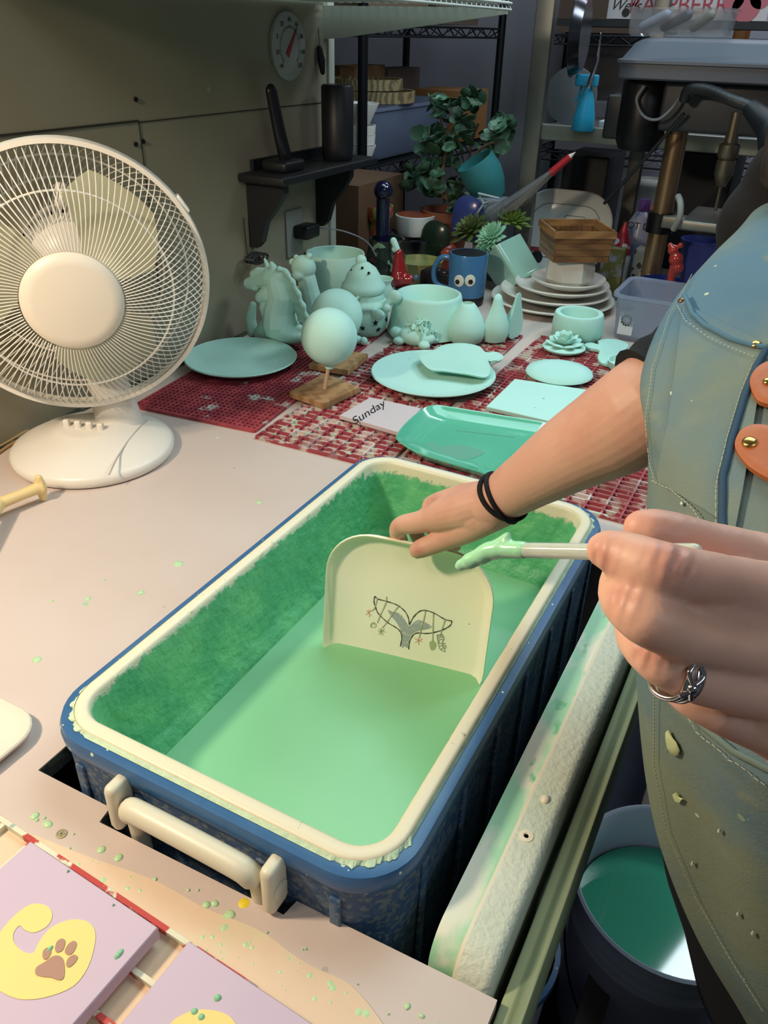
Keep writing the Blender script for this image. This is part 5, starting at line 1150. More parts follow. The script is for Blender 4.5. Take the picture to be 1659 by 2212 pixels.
MB().lathe([(.03, 0), (.048, .004), (.058, .025), (.060, .045), (.060, .155), (.054, .165), (0, .165)], (pm_.x, 1.93, zb_ - .165), 36).build('motor', M_blackmetal, dpz, 50)
MB().box((pm_.x - .065, 1.95, zb_ - .09), (.05, .09, .10), ch=.006).build('capacitor_box', M_black, dpz, 40)
hx_ = ony(1580, 300, 1.88).x
mb = MB(); mb.box(((colx + hx_) / 2 + .02, 1.93, zb_ - .055), (hx_ - colx + .12, .12, .11), ch=.01); mb.build('head_casting', mat('dark_casting', '#26282e', .5), dpz, 40)
MB().lathe([(0, 0), (.004, .0), (.004, .055), (.012, .058), (.020, .08), (.022, .085), (.022, .115), (.018, .118), (.024, .125), (.024, .15), (.015, .155), (.015, .22), (0, .22)], (hx_, 1.88, zb_ - .28), 28).build('chuck', mat('worn_steel', '#6e6658', .35, .8), dpz, 50)
cbl = MB(); cbl.tube(smoothpath([ony(1392, 185, 1.85), ony(1375, 215, 1.85), ony(1390, 250, 1.84), ony(1420, 258, 1.83), ony(1450, 235, 1.83), ony(1478, 195, 1.84)], 8), .0035, 8); cbl.build('motor_cable', M_grey, dpz, 60)
mb = MB(); mb.tube(smoothpath([ony(1478, 215, 1.82), ony(1490, 193, 1.80), ony(1530, 195, 1.78), ony(1580, 215, 1.75), ony(1640, 238, 1.74), ony(1700, 262, 1.72)], 6), .0125, 12)
gl = thing('gooseneck_lamp', 'black flexible gooseneck lamp arm crossing in front of the drill press head', 'lamp', ony(1478, 215, 1.82)); mb.build('flexible_arm', mat('ribbed_black', '#1a1c20', .35, bump=(400, .5)), gl, 60)
q_ = ony(1650, 262, 1.73); MB().tube([ony(1620, 232, 1.74), q_ + Vector((.02, -.03, -.01)), q_ + Vector((.05, -.09, -.045))], [.018, .030, .040], 18).build('lamp_head', M_black, gl, 60)
mb = MB(); mb.tube([ony(1478, 245, 1.84), ony(1400, 335, 1.86), ony(1305, 440, 1.88)], .0045, 8); solo('power_cable', mb, M_black, 'straight black cable slanting down from the drill press to the left', 'cable', ony(1478, 245, 1.84))
mb = MB(); mb.tube(smoothpath([ony(1465, 424, 1.86), ony(1470, 440, 1.84), ony(1468, 470, 1.84), ony(1455, 495, 1.86)], 5), .008, 10); solo('clamp_hook', mb, mat('pale_grey_plastic', '#8f9390', .5), 'pale grey hook hanging below the drill press table', 'hook', ony(1466, 430, 1.85))
# timber and signs behind
mb = MB(); a_ = ony(1535, 345, 2.9); mb.box((a_.x, 2.9, .75), (.045, .04, 1.5)); solo('timber_post', mb, mat('orange_timber', '#8a5c34', .7, wave=(6, 3, '#74491f', .3, .8)), 'orange-brown timber post behind the drill press column', 'post', (a_.x, 2.9, 0), None, 0)
a_ = ony(1605, 60, 3.0); mb = MB(); mb.box((a_.x, 3.0, 1.3), (.05, .04, 2.6)); solo('timber_post', mb, mat('orange_timber', ''), 'timber post rising behind the clear organizer, top right', 'post', (a_.x, 3.0, 0), None, 0)
a_ = ony(1310, 42, 2.62); b_ = ony(1655, 44, 2.62); sgn = thing('fruit_box', 'white drink carton printed RASPBERRY in red at the top right', 'box', ((a_.x + b_.x) / 2, 2.70, a_.z))
zS = (a_.z + b_.z) / 2
mb = MB(); mb.box(((a_.x + b_.x) / 2, 2.72, zS + .09), (b_.x - a_.x, .2, .18)); mb.build('carton', mat('white_carton', '#b3acb0', .6), sgn, 0)
MS = lambda px, py: basis(Vector((ony(px, py, 2.615).x, 2.6195, ony(px, py, 2.615).z)), Vector((1, 0, 0)), Vector((0, 0, 1)), Vector((0, -1, 0)))
text('RASPBERRY', 'red_lettering', mat('raspberry_red', '#9c3848', .6), sgn, MS(1478, 12), .066, ext=.0006)
text('Wells', 'script_lettering', mat('dial_black', ''), sgn, MS(1350, 12), .04, ext=.0006, shear=.4)
mb = MB(); q_ = MS(1612, 15).translation
for dx_, dz_, r_ in ((0, 0, .04), (-.04, .02, .03), (.035, .025, .03)): mb.lathe([(r_, 0), (r_, .001), (0, .001)], (0, 0, 0), 24, M=MS(1612, 15) @ Matrix.Translation((dx_, dz_, 0)))
mb.build('berry_print', mat('berry_pink', '#a85a66', .6), sgn, 0)
mb = MB(); mb.lathe([(.012, 0), (.012, .001), (0, .001)], (0, 0, 0), 20, M=MS(1351, 27)); mb.build('round_mark', mat('dial_black', ''), sgn, 0)
MB().box(((a_.x + b_.x) / 2 + .1, 2.75, zS - .012), (b_.x - a_.x + .5, .3, .02)).v
tag(MB().box(((a_.x + b_.x) / 2 + .15, 2.75, zS - .012), (b_.x - a_.x + .6, .34, .02)).build('high_shelf', mat('dark_shelf_paint', '#1c1d20', .7), None, 0, loc=((a_.x + b_.x) / 2, 2.75, zS - .02)), 'dark shelf board carrying the drink carton', 'shelf')
M_org = mat('clear_organizer', '#8a8c90', .15, trans=.6, alpha=.35)
z0_ = ony(1480, 78, 2.02).z; xo0, xo1 = ony(1382, 60, 2.02).x, ony(1592, 60, 2.02).x
t = tub('clear_organizer', xo0, xo1, 1.86, 2.02, zt2_ + .001, .058, M_org, 'clear plastic organizer of small bottles on the drill press cover', 'organizer', .96)
for i, (dx_, rz_, cc) in enumerate(((.05, .3, '#8e93a4'), (.10, -.4, '#4b4a58'), (.16, .9, '#7d7a70'))):
    c_ = Vector((xo0 + dx_, 1.94, zt2_ + .030)); mb = MB(); mb.tube([c_ + Vector((-.03 * math.cos(rz_), .02, -.008)), c_ + Vector((.03 * math.cos(rz_), -.01, .016))], [.011, .011], 14, round_ends=True)
    solo('small_bottle', mb, mat('smb%d' % i, cc, .4), ('pale grey bottle lying in the clear organizer', 'dark capped bottle lying in the clear organizer', 'brownish bottle at the right in the clear organizer')[i], 'bottle', c_, 'small bottles in the organizer', 50)
# red sign and cartons on the steel deck right of the column
bx('red_carton', 1492, 276, 1560, 300, 2.35, .12, mat('red_card', '#8c2c34', .6), 'red and white carton on the steel deck behind the column', 'box', z0=ZD)
bx('paper_stack', 1600, 285, 1700, 306, 2.25, .2, mat('white_paper2', '#9aa0aa', .7), 'pale stack of paper on the steel deck at the right edge', 'paper', z0=ZD)
bx('white_tray', 1290, 262, 1330, 282, 2.2, .14, mat('whitish', '#a8a8ac', .5), 'small pale tray beside the spray bottle', 'tray', z0=ZD)
# under-shelf white drum
lth('white_tub', 1395, 470, T, [(0, 0), (30, 0), (34, 60), (37, 66), (37, 74), (34, 78), (34, 72), (0, 70)], mat('dull_white', '#a3a39c', .5), 'white lidded tub standing behind the drill press column', 'tub')
# dark clutter boxes under the steel deck
bx('black_crate', 1205, 335, 1300, 445, 2.62, .25, M_black, 'black crate under the steel deck behind the leaning platter', 'crate', z0=T)
bx('dark_case', 1440, 330, 1560, 480, 2.45, .3, mat('dark_case', '#16171b', .6), 'dark case in the shade behind the drill press column', 'case', z0=T)
# ---------------------------------------------------------------- table clutter
M_glz = mat('glossy_white', '#c9c9c6', .12, coat=.5)
# stack of white plates
pl0 = onz(1195, 662, T); kk = mpp(pl0)
for i, (r_, cx_, zz_) in enumerate(((132, 1196, 0), (118, 1205, .022), (100, 1222, .042), (78, 1240, .058))):
    c_ = Vector((onz(cx_, 655 - i * 3, T).x, pl0.y + .01, T + zz_ + (.012 if True else 0))); R0 = r_ * kk; mb = MB()
    mb.lathe([(R0 * .55, -.012), (R0 * .6, -.010), (R0 * .95, .006), (R0, .012), (R0 * .985, .0155), (R0 * .93, .011), (R0 * .6, -.003), (0, -.004)], c_, 56)
    solo('white_plate', mb, M_wc, ('largest white plate, bottom of the stack on the table', 'second white plate from the bottom of the table stack', 'third white plate from the bottom of the table stack', 'smallest white plate, topmost of the table stack')[i], 'plate', c_, 'stacked white plates', 50)
c_ = Vector((onz(1250, 640, T).x, pl0.y, T + .073)); mb = MB(); S_ = 52 * kk
mb.lathe([(S_ * .8, 0), (S_, S_ * .2), (S_, S_ * .7), (S_ * .93, S_ * .98), (S_ * .85, S_), (S_ * .8, S_ * .3), (0, S_ * .2)], c_, 8); solo('square_bowl', mb, M_wc, 'faceted white bowl on the plate stack under the wooden basket', 'bowl', c_, None, 20)
# wooden basket
zb_ = c_.z + S_ + .001
bw = thing('berry_basket', 'small brown wooden slatted basket resting on the white bowl', 'basket', (c_.x, c_.y, zb_))
Mb_ = Matrix.Translation((c_.x + .002, c_.y, zb_)) @ Matrix.Rotation(math.radians(33), 4, 'Z')
M_bw = mat('brown_stained_wood', '#7d5836', .5, wave=(3, 9, '#644428', .3, .9), stretch=(1, 1, 9))
w_, h_ = .158, .080
mb = MB()
for s in (-1, 1):
    for ax_ in (0, 1):
        M2 = Mb_ @ Matrix.Rotation(PI / 2 * ax_, 4, 'Z') @ Matrix.Translation((0, s * w_ / 2 * .93, 0))
        for q in range(4): mb.box((0, 0, .010 + q * .0162), (w_ * (.90 + .03 * q), .004, .0150), M2)
        for q in range(5): mb.box((-w_ * .38 + w_ * .19 * q, -s * .0035, .035), (.012, .003, .064), M2)
mb.box((0, 0, .003), (w_ * .88, w_ * .88, .004), Mb_); mb.build('slatted_sides', M_bw, bw, 0)
mb = MB()
for s in (-1, 1):
    for ax_ in (0, 1): mb.box((0, s * w_ / 2, .073), (w_ * 1.04, .006, .018), Mb_ @ Matrix.Rotation(PI / 2 * ax_, 4, 'Z'))
mb.build('rim_band', mat('light_stained_wood', '#9a7044', .5, wave=(3, 9, '#7e5a36', .3, .9), stretch=(1, 1, 9)), bw, 0)
# leaning platter with a painted camper
p0_ = onz(1215, 600, T); yP = p0_.y + .13
cP = ony(1215, 500, yP); MPp = basis(cP, Vector((1, .05, 0)).normalized(), Vector((0, .35, .94)).normalized(), Vector((1, .05, 0)).normalized().cross(Vector((0, .35, .94)).normalized()))
lpl = thing('leaning_platter', 'white oval platter with a painted camper trailer leaning behind the basket', 'platter', (cP.x, yP, T))
kp = mpp(cP); mb = MB(); mb.loft([[(x, y, z) for x, y in rrect(205 * kp * s_, 170 * kp * s_, 70 * kp * s_, 8)] for s_, z in ((.8, -.01), (.98, -.002), (1, .006), (.97, .009), (.9, .003), (.8, -.004), (.4, -.005))], True, MPp); mb.build('dish', M_glz, lpl, 50)
mb = MB(); 
mb.tube([(x, y, -.003) for x, y in rrect(150 * kp, 112 * kp, 40 * kp, 6)], .0010, 6, True, MPp); mb.tube([(x + 20 * kp, y + 20 * kp, -.003) for x, y in rrect(45 * kp, 28 * kp, 4 * kp, 2)], .0009, 6, True, MPp); mb.build('camper_outline', mat('slate_line', '#5b6a70', .5), lpl, 60)
MB().box((-30 * kp, -42 * kp, -.003), (110 * kp, 9 * kp, .002), MPp).build('red_stripe', mat('stripe_red', '#8e3440', .5), lpl, 0)
mb = MB()
for x_ in (-45, 40): mb.lathe([(14 * kp, -.003), (14 * kp, -.001), (0, -.001)], (x_ * kp, -60 * kp, 0), 20, M=MPp)
mb.build('camper_wheel', M_black, lpl, 0)
# blue mug with two eyes
t, p, k = lth('blue_mug', 1005, 655, T, [(0, 0), (36, 0), (38, 4), (38.5, 20)], M_black, 'blue mug with two round painted eyes and a black foot', 'mug', 'foot')
mb = MB(); mb.lathe([(38.5 * k, 20 * k), (39.5 * k, 24 * k), (41 * k, 104 * k), (40 * k, 107 * k), (37 * k, 107 * k)], p, 40, caps=False); mb.build('mug_body', mat('mug_blue', '#3c6f9c', .3, coat=.3), t, 60)
mb = MB(); mb.lathe([(37 * k, 107 * k), (36 * k, 100 * k), (34 * k, 20 * k), (0, 18 * k)], p, 40); mb.build('mug_inside', M_black, t, 60)
mb = MB(); mb.tube(smoothpath([p + Vector((-38 * k, -4 * k, 92 * k)), p + Vector((-60 * k, -8 * k, 90 * k)), p + Vector((-74 * k, -10 * k, 62 * k)), p + Vector((-66 * k, -8 * k, 34 * k)), p + Vector((-38 * k, -4 * k, 28 * k))], 6), 5.5 * k, 12); mb.build('handle', mat('mug_blue', ''), t, 60)
for s, px in ((0, 993), (1, 1016)):
    d = ray(px, 606 + s); cdir = ony(px, 606 + s, p.y - 37 * k); nrm = Vector((cdir.x - p.x, cdir.y - p.y, 0)); nrm = nrm.normalized(); c_ = Vector((p.x, p.y, cdir.z)) + nrm * 40.3 * k
    sd_ = nrm.cross(Vector((0, 0, 1))); Me_ = basis(c_, sd_, Vector((0, 0, 1)), nrm)
    MB().lathe([(11 * k, -1.5 * k), (11 * k, .3 * k), (10 * k, .8 * k), (0, 1.2 * k)], (0, 0, 0), 28, M=Me_, sx=1, sy=1.12).build('eye', mat('eye_white_glaze', '#d9d6c8', .3), t, 60)
    MB().lathe([(5 * k, 0), (5 * k, 1.6 * k), (0, 1.8 * k)], (0, 0, 0), 20, M=Me_ @ Matrix.Translation(((3 * k if s == 0 else -1 * k), -2.5 * k, 0))).build('pupil', M_black, t, 60)
# tilted mint square planter with succulents
c_ = dep(1105, 575, depth(onz(1105, 640, T))); 
xa = (RIGHT * .80 + DOWN * -.60).normalized(); xa = (RIGHT * .62 - DOWN * .42 + FWD * .35).normalized(); up_ = (-RIGHT * .50 - DOWN * .80 - FWD * .0).normalized(); xa = (xa - up_ * xa.dot(up_)).normalized(); zaz = xa.cross(up_)
kk2 = mpp(c_); Mq = basis(c_, xa, zaz, up_)
tpn = thing('tilted_planter', 'glossy pale mint square planter tipped on its side against the plate stack', 'planter', (c_.x, c_.y, T))
mb = MB(); mb.loft([[(x, y, z) for x, y in rrect(w2 * kk2, w2 * kk2, 10 * kk2, 4)] for w2, z in ((70, -46 * kk2), (80, -44 * kk2), (80, -38 * kk2), (74, -36 * kk2), (78, 46 * kk2), (72, 46 * kk2), (66, -30 * kk2))], True, Mq); mb.build('planter_body', mat('glossy_mint', '#97bfb0', .12, coat=.6), tpn, 40)
def rosette(name, c, r, col, label, n=26, seed=1, up_=Vector((0, 0, 1)), cat='succulent', m=None):
    rr = random.Random(seed); mb = MB(); z = up_.normalized(); x = z.orthogonal().normalized(); y = z.cross(x); B_ = basis(c, x, y, z)
    for i in range(n):
        a = i * 2.4; lvl = i / n; ti = math.radians(15 + 75 * lvl); L_ = r * (.55 + .45 * lvl)
        d_ = Vector((math.cos(a) * math.sin(ti), math.sin(a) * math.sin(ti), math.cos(ti)))
        s_ = d_.cross(Vector((0, 0, 1))).normalized(); nn = s_.cross(d_)
        pts = [Vector((0, 0, 0)) + d_ * L_ * t for t in (0, .4, .75, 1)]; ws = (.06, .16, .13, .01)
        rings = [[tuple(q + s_ * r * w * math.cos(b) + nn * r * w * .35 * math.sin(b)) for b in [2 * PI * e / 6 for e in range(6)]] for q, w in zip(pts, ws)]
        mb.loft(rings, True, B_)
    return solo(name, mb, m or mat(name + col, col, .6), label, cat, c, 'succulents by the tilted planter', 50)
op_ = c_ + Mq.to_3x3() @ Vector((0, 0, 50 * kk2))
rosette('succulent', dep(1062, 515, depth(op_)), 44 * kk2, '#8cbc9a', 'pale green spiky succulent spilling from the tilted planter', 70, 2, Vector((-.3, -.6, .6)))
rosette('succulent', dep(1048, 545, depth(op_)), 34 * kk2, '#74a886', 'darker small succulent below the pale one at the planter mouth', 50, 3, Vector((-.6, -.5, .3)))
rosette('succulent', dep(1108, 480, depth(op_) + .02), 46 * kk2, '#6f8a3f', 'yellow-green curling succulent above the tilted planter', 40, 5, Vector((.2, -.2, 1)))
rosette('succulent', dep(1020, 500, depth(op_) + .04), 56 * kk2, '#4d5a2c', 'olive and brown leafed succulent left of the pale one', 44, 6, Vector((-.4, -.4, .8)))
# big potted plant with trailing leaves
pz = onz(1000, 545, T); py_ = 2.12
pc0 = ony(965, 445, py_); pot = thing('potted_plant', 'leafy trailing potted plant with twisted brown stems in a terracotta pot', 'potted plant', (pc0.x, py_, T))
kk3 = mpp((pc0.x, py_, T + .15)); zpt = ony(965, 452, py_).z
MB().lathe([(38 * kk3, T - zpt), (52 * kk3, -.03), (55 * kk3, -.028), (56 * kk3, 0), (50 * kk3, 0), (46 * kk3, -.02), (0, -.02)], (pc0.x, py_, zpt), 36).build('terracotta_pot', mat('terracotta', '#7a4630', .75), pot, 50)
mb = MB()
stems = [[(975, 440), (1000, 400), (1012, 350), (1020, 300), (1035, 265)], [(985, 430), (1010, 370), (1040, 320), (1085, 305)], [(965, 430), (955, 380), (965, 300), (950, 240), (985, 225)], [(960, 430), (930, 390), (905, 380)]]
for i, s in enumerate(stems): 
    P = smoothpath([ony(a, b_, py_ + .03 * math.sin(i * 2 + j)) for j, (a, b_) in enumerate(s)], 5); mb.tube(P, [.007 * (1 - .6 * j / len(P)) for j in range(len(P))], 8)
mb.build('stem', mat('twisted_brown_stem', '#6a5540', .8), pot, 60)
rl = random.Random(21); mb = MB(); mb2 = MB()
cl = [(950, 225, 26), (1000, 240, 40), (975, 280, 50), (930, 320, 45), (985, 330, 45), (915, 370, 35), (945, 395, 40), (1075, 290, 34), (1060, 320, 30), (1005, 400, 30), (1020, 215, 22), (1090, 270, 22), (990, 440, 20), (900, 390, 25)]
for i in range(230):
    cx_, cy_, r_ = rl.choice(cl); a = rl.uniform(0, 6.28); q = r_ * math.sqrt(rl.random())
    c = ony(cx_ + q * math.cos(a), cy_ + q * math.sin(a), py_ + rl.uniform(-.08, .08)); L_ = rl.uniform(.016, .028)
    M_ = Matrix.Translation(c) @ Matrix.Rotation(rl.uniform(0, 6.3), 4, 'Z') @ Matrix.Rotation(rl.uniform(.2, 1.5), 4, 'X')
    pts = [(math.cos(t) * L_ * (1 + .08 * math.cos(9 * t)), math.sin(t) * L_ * .85 * (1 + .08 * math.cos(9 * t))) for t in [2 * PI * e / 14 for e in range(14)]]
    (mb if i % 3 else mb2).loft([[(x * s_, y * s_, z) for x, y in pts] for s_, z in ((.3, -.004), (1, .001), (1, .0018), (.3, -.0028))], True, M_)
tag(mb.build('leaves', mat('dark_green_leaf', '#2f4a34', .5, var=(40, '#486650', .5, .6)), pot, 40), kind='stuff'); tag(mb2.build('pale_leaves', mat('grey_green_leaf', '#5c8066', .5, var=(60, '#34523c', .5, .6)), pot, 40), kind='stuff')
# teal pot (tipped)
c_ = ony(1045, 385, 2.05); Mt = Matrix.Translation(c_) @ Matrix.Rotation(math.radians(-28), 4, 'Y') @ Matrix.Rotation(math.radians(18), 4, 'X'); kt = mpp(c_)
mb = MB(); mb.lathe([(28 * kt, -46 * kt), (40 * kt, -20 * kt), (45 * kt, 10 * kt), (41 * kt, 42 * kt), (37 * kt, 42 * kt), (41 * kt, 8 * kt), (0, -30 * kt)], (0, 0, 0), 36, M=Mt)
solo('teal_pot', mb, mat('teal_glaze', '#2f6f73', .35), 'teal glazed pot tipped towards the trailing plant', 'pot', c_)
bx('grey_tool_case', 1022, 430, 1075, 500, 1.99, .08, M_grey, 'grey case holding up the teal pot behind the clutter', 'case', z0=T)
# dog bowls and dishes left of the mug
lth('black_pot', 893, 575, T, [(0, 0), (42, 0), (48, 8), (62, 60), (66, 66), (62, 68), (56, 60), (0, 50)], mat('black_glaze', '#111018', .15, coat=.5), 'shiny black bowl under the white and orange bowl', 'bowl')
p = onz(893, 575, T); k = mpp(p); mb = MB(); c_ = p + Vector((0, .0, 76 * k)); mb.lathe([(38 * k, -8 * k), (41 * k, 0), (42 * k, 30 * k), (39 * k, 31 * k)], c_, 40, caps=False)
t = thing('pet_dish', 'white bowl with orange inside and a chipped rim stacked on the black bowl', 'bowl', c_); mb.build('bowl_wall', M_glz, t, 50); MB().lathe([(39 * k, 31 * k), (36 * k, 25 * k), (36 * k, 6 * k), (0, 4 * k)], c_, 40).build('orange_inside', mat('orange_glaze', '#8e4424', .25), t, 50)
t, p, k = lth('yellow_rimmed_dish', 905, 612, T, [(0, 0), (40, 0), (46, 30), (48, 46), (50, 50), (46, 50), (42, 40), (0, 30)], mat('olive_yellow_glaze', '#8c8a55', .3), 'dish with a pale yellow rim in front of the black bowl', 'dish', 'dish_body')
# floral dark vase + leaves
t, p, k = lth('painted_vase', 833, 612, T, [(0, 0), (34, 0), (40, 20), (42, 60), (36, 88), (38, 94), (34, 94), (32, 60), (0, 20)], mat('dark_floral', '#22302a', .2, var=[(28, '#6f4d48', .56, .6), (40, '#7fa58c', .62, .65)], coat=.4), 'dark glossy vase painted with pink and green leaves', 'vase', 'vase_body')
# red boot figurine
p = onz(866, 642, T); k = mpp(p); mb = MB(); q = lambda a, b_: ony(a, b_, p.y)
mb.tube([q(862, 545), q(862, 585), q(864, 600)], [8 * k, 16 * k, 21 * k], 16, round_ends=True); mb.tube([q(862, 605), q(885, 603)], [18 * k, 11 * k], 14, round_ends=True)
t = thing('red_boot', 'glossy red boot-shaped figurine with a pale tip and mint top', 'figurine', p); mb.build('boot', mat('red_glaze', '#8e1f22', .12, coat=.6), t, 60, mods=REM(.0022, 4))
mb = MB(); mb.tube([q(850, 520), q(862, 548)], [7 * k, 6 * k], 12, round_ends=True); mb.ball(q(853, 538), 7 * k, 12, 8); mb.build('mint_top', M_mint, t, 60)
mb = MB(); mb.lathe([(20 * k, 0), (22 * k, 3 * k), (18 * k, 22 * k), (0, 22 * k)], Vector((q(870, 640).x, p.y, T)), 24); mb.ball(q(898, 600), 7 * k, 10, 8); mb.build('blue_base', mat('dusty_blue_base', '#45586a', .5), t, 60)
# pink and black patterned box
bx('patterned_box', 905, 590, 985, 640, onz(945, 640, T).y, .06, mat('pink_black_check', '#1a181c', .3, spots=[(34, '#b88a8c', .9)]), 'small black box with pink and silver pattern left of the mug', 'box', z0=T)
mb = MB(); yq = onz(950, 590, T).y
for i, (px, py, r_, cc) in enumerate(((968, 545, 24, 0), (955, 512, 15, 0), (985, 560, 16, 0))): mb.ball(ony(px, py, yq), r_ * mpp(ony(px, py, yq)), 16, 10, sc=(1, .8, .9))
mb.tube([Vector((ony(968, 560, yq).x, yq, T)), ony(968, 560, yq)], [.022, .02], 14)
solo('orange_figurine', mb, mat('salmon_glaze', '#a9493a', .25, var=(40, '#7f3a34', .5, .6)), 'salmon and red glazed animal figurine behind the blue mug', 'figurine', (ony(968, 560, yq).x, yq, T), None, 60, REM(.003, 5))
mb = MB(); mb.ball(onz(855, 440, T) * 0 + ony(828, 412, 1.80), .028, 16, 10); mb.tube([(ony(828, 412, 1.80).x, 1.80, T), ony(828, 412, 1.80)], .02, 14); solo('dark_globe', mb, mat('navy_gloss', '#161632', .1, coat=.6), 'dark blue glossy ball-topped bottle behind the orange-lined bowl', 'bottle', (ony(828, 412, 1.80).x, 1.80, T))
mb = MB(); c_ = ony(852, 470, 2.02); mb.lathe([(.03, 0), (.045, .02), (.045, .05), (.042, .05), (.03, .01), (0, .01)], (c_.x - .01, 1.93, c_.z - .0), 24); mb.tube([(c_.x - .01, 1.93, T), (c_.x - .01, 1.93, c_.z + .01)], .03, 14); solo('floral_mug', mb, mat('floral_orange', '#a04a30', .3, var=[(40, '#8c9a50', .5, .55), (30, '#c8b8a0', .6, .63)]), 'orange and green patterned mug left of the white bowl', 'mug', (c_.x, 1.93, T))
for i, (px, py, s, cc, lb) in enumerate(((940, 520, 28, '#223528', 'dark green leaf bundle in plastic behind the salmon figurine'), (1010, 470, 30, '#3e4a86', 'blue-sealed clear zip bag behind the succulents'))):
    yb_ = 1.98; c_ = ony(px, py, yb_); kx = mpp(c_); mb = MB(); pts = smoothpath([(-s, -s * 1.4, 0), (s, -s * 1.3, 0), (s * 1.1, s * .9, 0), (-.2 * s, s * 1.5, 0), (-s * 1.1, s * .7, 0)], 4, True)
    Mz = Matrix.Translation(c_) @ Matrix.Rotation(PI / 2, 4, 'X'); mb.loft([[(q.x * kx * s_, q.y * kx * s_, z) for q in pts] for s_, z in ((.7, -.012), (1, -.002), (1, .002), (.7, .012))], True, Mz)
    solo('zip_bag', mb, mat('bagm%d' % i, cc, .2, trans=.3, alpha=.9), lb, 'bag', c_)
# paper rosette bag with red tipped brushes
mb = MB(); mb.tube([ony(1080, 455, 1.98), ony(1140, 415, 1.98), ony(1195, 370, 1.98)], [.055, .05, .022], 14, round_ends=True, flat=.35)
bg = thing('brush_bag', 'clear plastic bag of brushes slanting up to a red tip', 'bag', ony(1100, 450, 1.98)); mb.build('clear_bag', mat('clear_film', '#8a8c94', .15, trans=.5, alpha=.55), bg, 60)
mb = MB()
for i in range(4): mb.tube([ony(1085 + i * 9, 462 - i * 3, 1.98), ony(1178 + i * 5, 386 - i * 6, 1.98)], .005, 8)
mb.build('brush_handle', mat('pale_brush', '#9c8f80', .6), bg, 60)
MB().tube([ony(1190, 374, 1.97), ony(1232, 338, 1.97)], [.011, .009], 10).build('red_tip', mat('red_tip', '#a8222c', .4), bg, 60)
MB().tube([ony(1232, 338, 1.97), ony(1243, 329, 1.97)], [.007, .001], 8).build('white_bristles', M_wc, bg, 60)
mb = MB(); P = [ony(1034, 418, 1.96), ony(1078, 428, 1.96), ony(1045, 440, 1.96)]; mb.tube(P, .004, 6, True); mb.tube([ony(1045, 440, 1.96), ony(1012, 488, 1.95)], .003, 6); solo('wire_hanger', mb, mat('white_wire', '#9aa0a6', .4), 'bent white wire loop over the zip bag', 'wire', P[0])
# translucent bin with a sticker
p0_ = onz(1335, 738, T); p1_ = onz(1500, 735, T); xb0 = onz(1332, 700, T).x
t = tub('plastic_bin', xb0 + .01, xb0 + .225, 1.64, 1.83, T, .115, mat('milky_bin', '#a9b4cc', .3, trans=.35, alpha=.62), 'empty milky translucent plastic bin with a sticker beside the apron', 'bin', .93, .016)
yf = 1.64 + .008
stx = ony(1354, 690, yf - .003); MSt = basis(Vector((stx.x, yf - .0025, T + .045)), Vector((1, 0, 0)), Vector((0, .09, 1)).normalized(), Vector((0, -1, .09)).normalized())
MB().box((0, 0, 0), (.036, .056, .0008), MSt).build('sticker', mat('sticker_white', '#c9ccd0', .5), t, 0)
mb = MB()
for i in range(12): a = 2 * PI * i / 12; mb.box((.0115 * math.cos(a), .0115 * math.sin(a) + .008, .0008), (.0055, .004, .0006), MSt, rz=a)
mb.tube([(.006 * math.cos(2 * PI * i / 20), .006 * math.sin(2 * PI * i / 20) + .008, .0006) for i in range(20)], .0005, 5, True, MSt); mb.box((0, .036, .0004), (.018, .007, .0008), MSt)
mb.build('sticker_emblem', mat('dial_black', ''), t, 0)
# colourful pieces behind the bin
p = onz(1440, 640, T); yk = 2.02
def bk_(px, py, z=T, y=yk): return ony(px, py, y)
yk = 1.882; c_ = bk_(1432, 590, y=1.882); k = mpp(c_)
t = thing('navy_bowl', 'dark blue bowl on a red and white base behind the plastic bin', 'bowl', (c_.x, yk, T))
MB().lathe([(30 * k, 0), (44 * k, .015), (50 * k, .05), (46 * k, .056), (0, .056)], (c_.x, yk, T), 32).build('red_white_base', mat('red_cream_pattern', '#8e3a34', .3, var=(22, '#b0a48c', .55, .6)), t, 50)
MB().lathe([(36 * k, .056), (42 * k, .09), (43 * k, .105), (39 * k, .105), (34 * k, .07), (0, .068)], (c_.x, yk, T), 32).build('bowl_body', mat('navy_glaze', '#1c2668', .15, coat=.5), t, 50)
c_ = bk_(1458, 560, y=1.848); mb = MB(); k = mpp(c_)
for a, b_, r_ in ((1452, 560, 17), (1446, 540, 13), (1440, 530, 7), (1462, 530, 7), (1455, 578, 15), (1443, 585, 8)): mb.ball(ony(a + 8, b_, 1.848), r_ * .9 * k, 14, 10)
mb.tube([(c_.x, 1.848, T), (c_.x, 1.848, c_.z)], .010, 12); solo('red_dragon', mb, mat('red_orange_glaze', '#a33228', .12, coat=.5), 'small glossy red animal figurine peeking over the plastic bin', 'figurine', (c_.x, 1.848, T), None, 60, REM(.0022, 3))
c_ = bk_(1518, 520, y=2.15); k = mpp(c_); lt = MB(); lt.lathe([(24 * k, 0), (40 * k, .07), (44 * k, .13), (46 * k, .135), (40 * k, .135), (36 * k, .08), (0, .03)], (c_.x, 2.15, T + .03), 36); solo('blue_basin', lt, mat('periwinkle_plastic', '#4452a0', .4), 'periwinkle blue plastic bowl between the column and the apron', 'bowl', (c_.x, 2.15, T + .03))
bx('basin_stand', 1490, 560, 1560, 600, 2.12, .12, M_grey, 'grey box under the periwinkle bowl', 'box', z0=T).scale = (1, 1, .0 + .5)
c_ = bk_(1345, 520, y=2.05); k = mpp(c_); t = thing('spotted_gnome', 'small ornament with a red white-spotted cone hat right of the basket', 'ornament', (c_.x, 2.05, T))
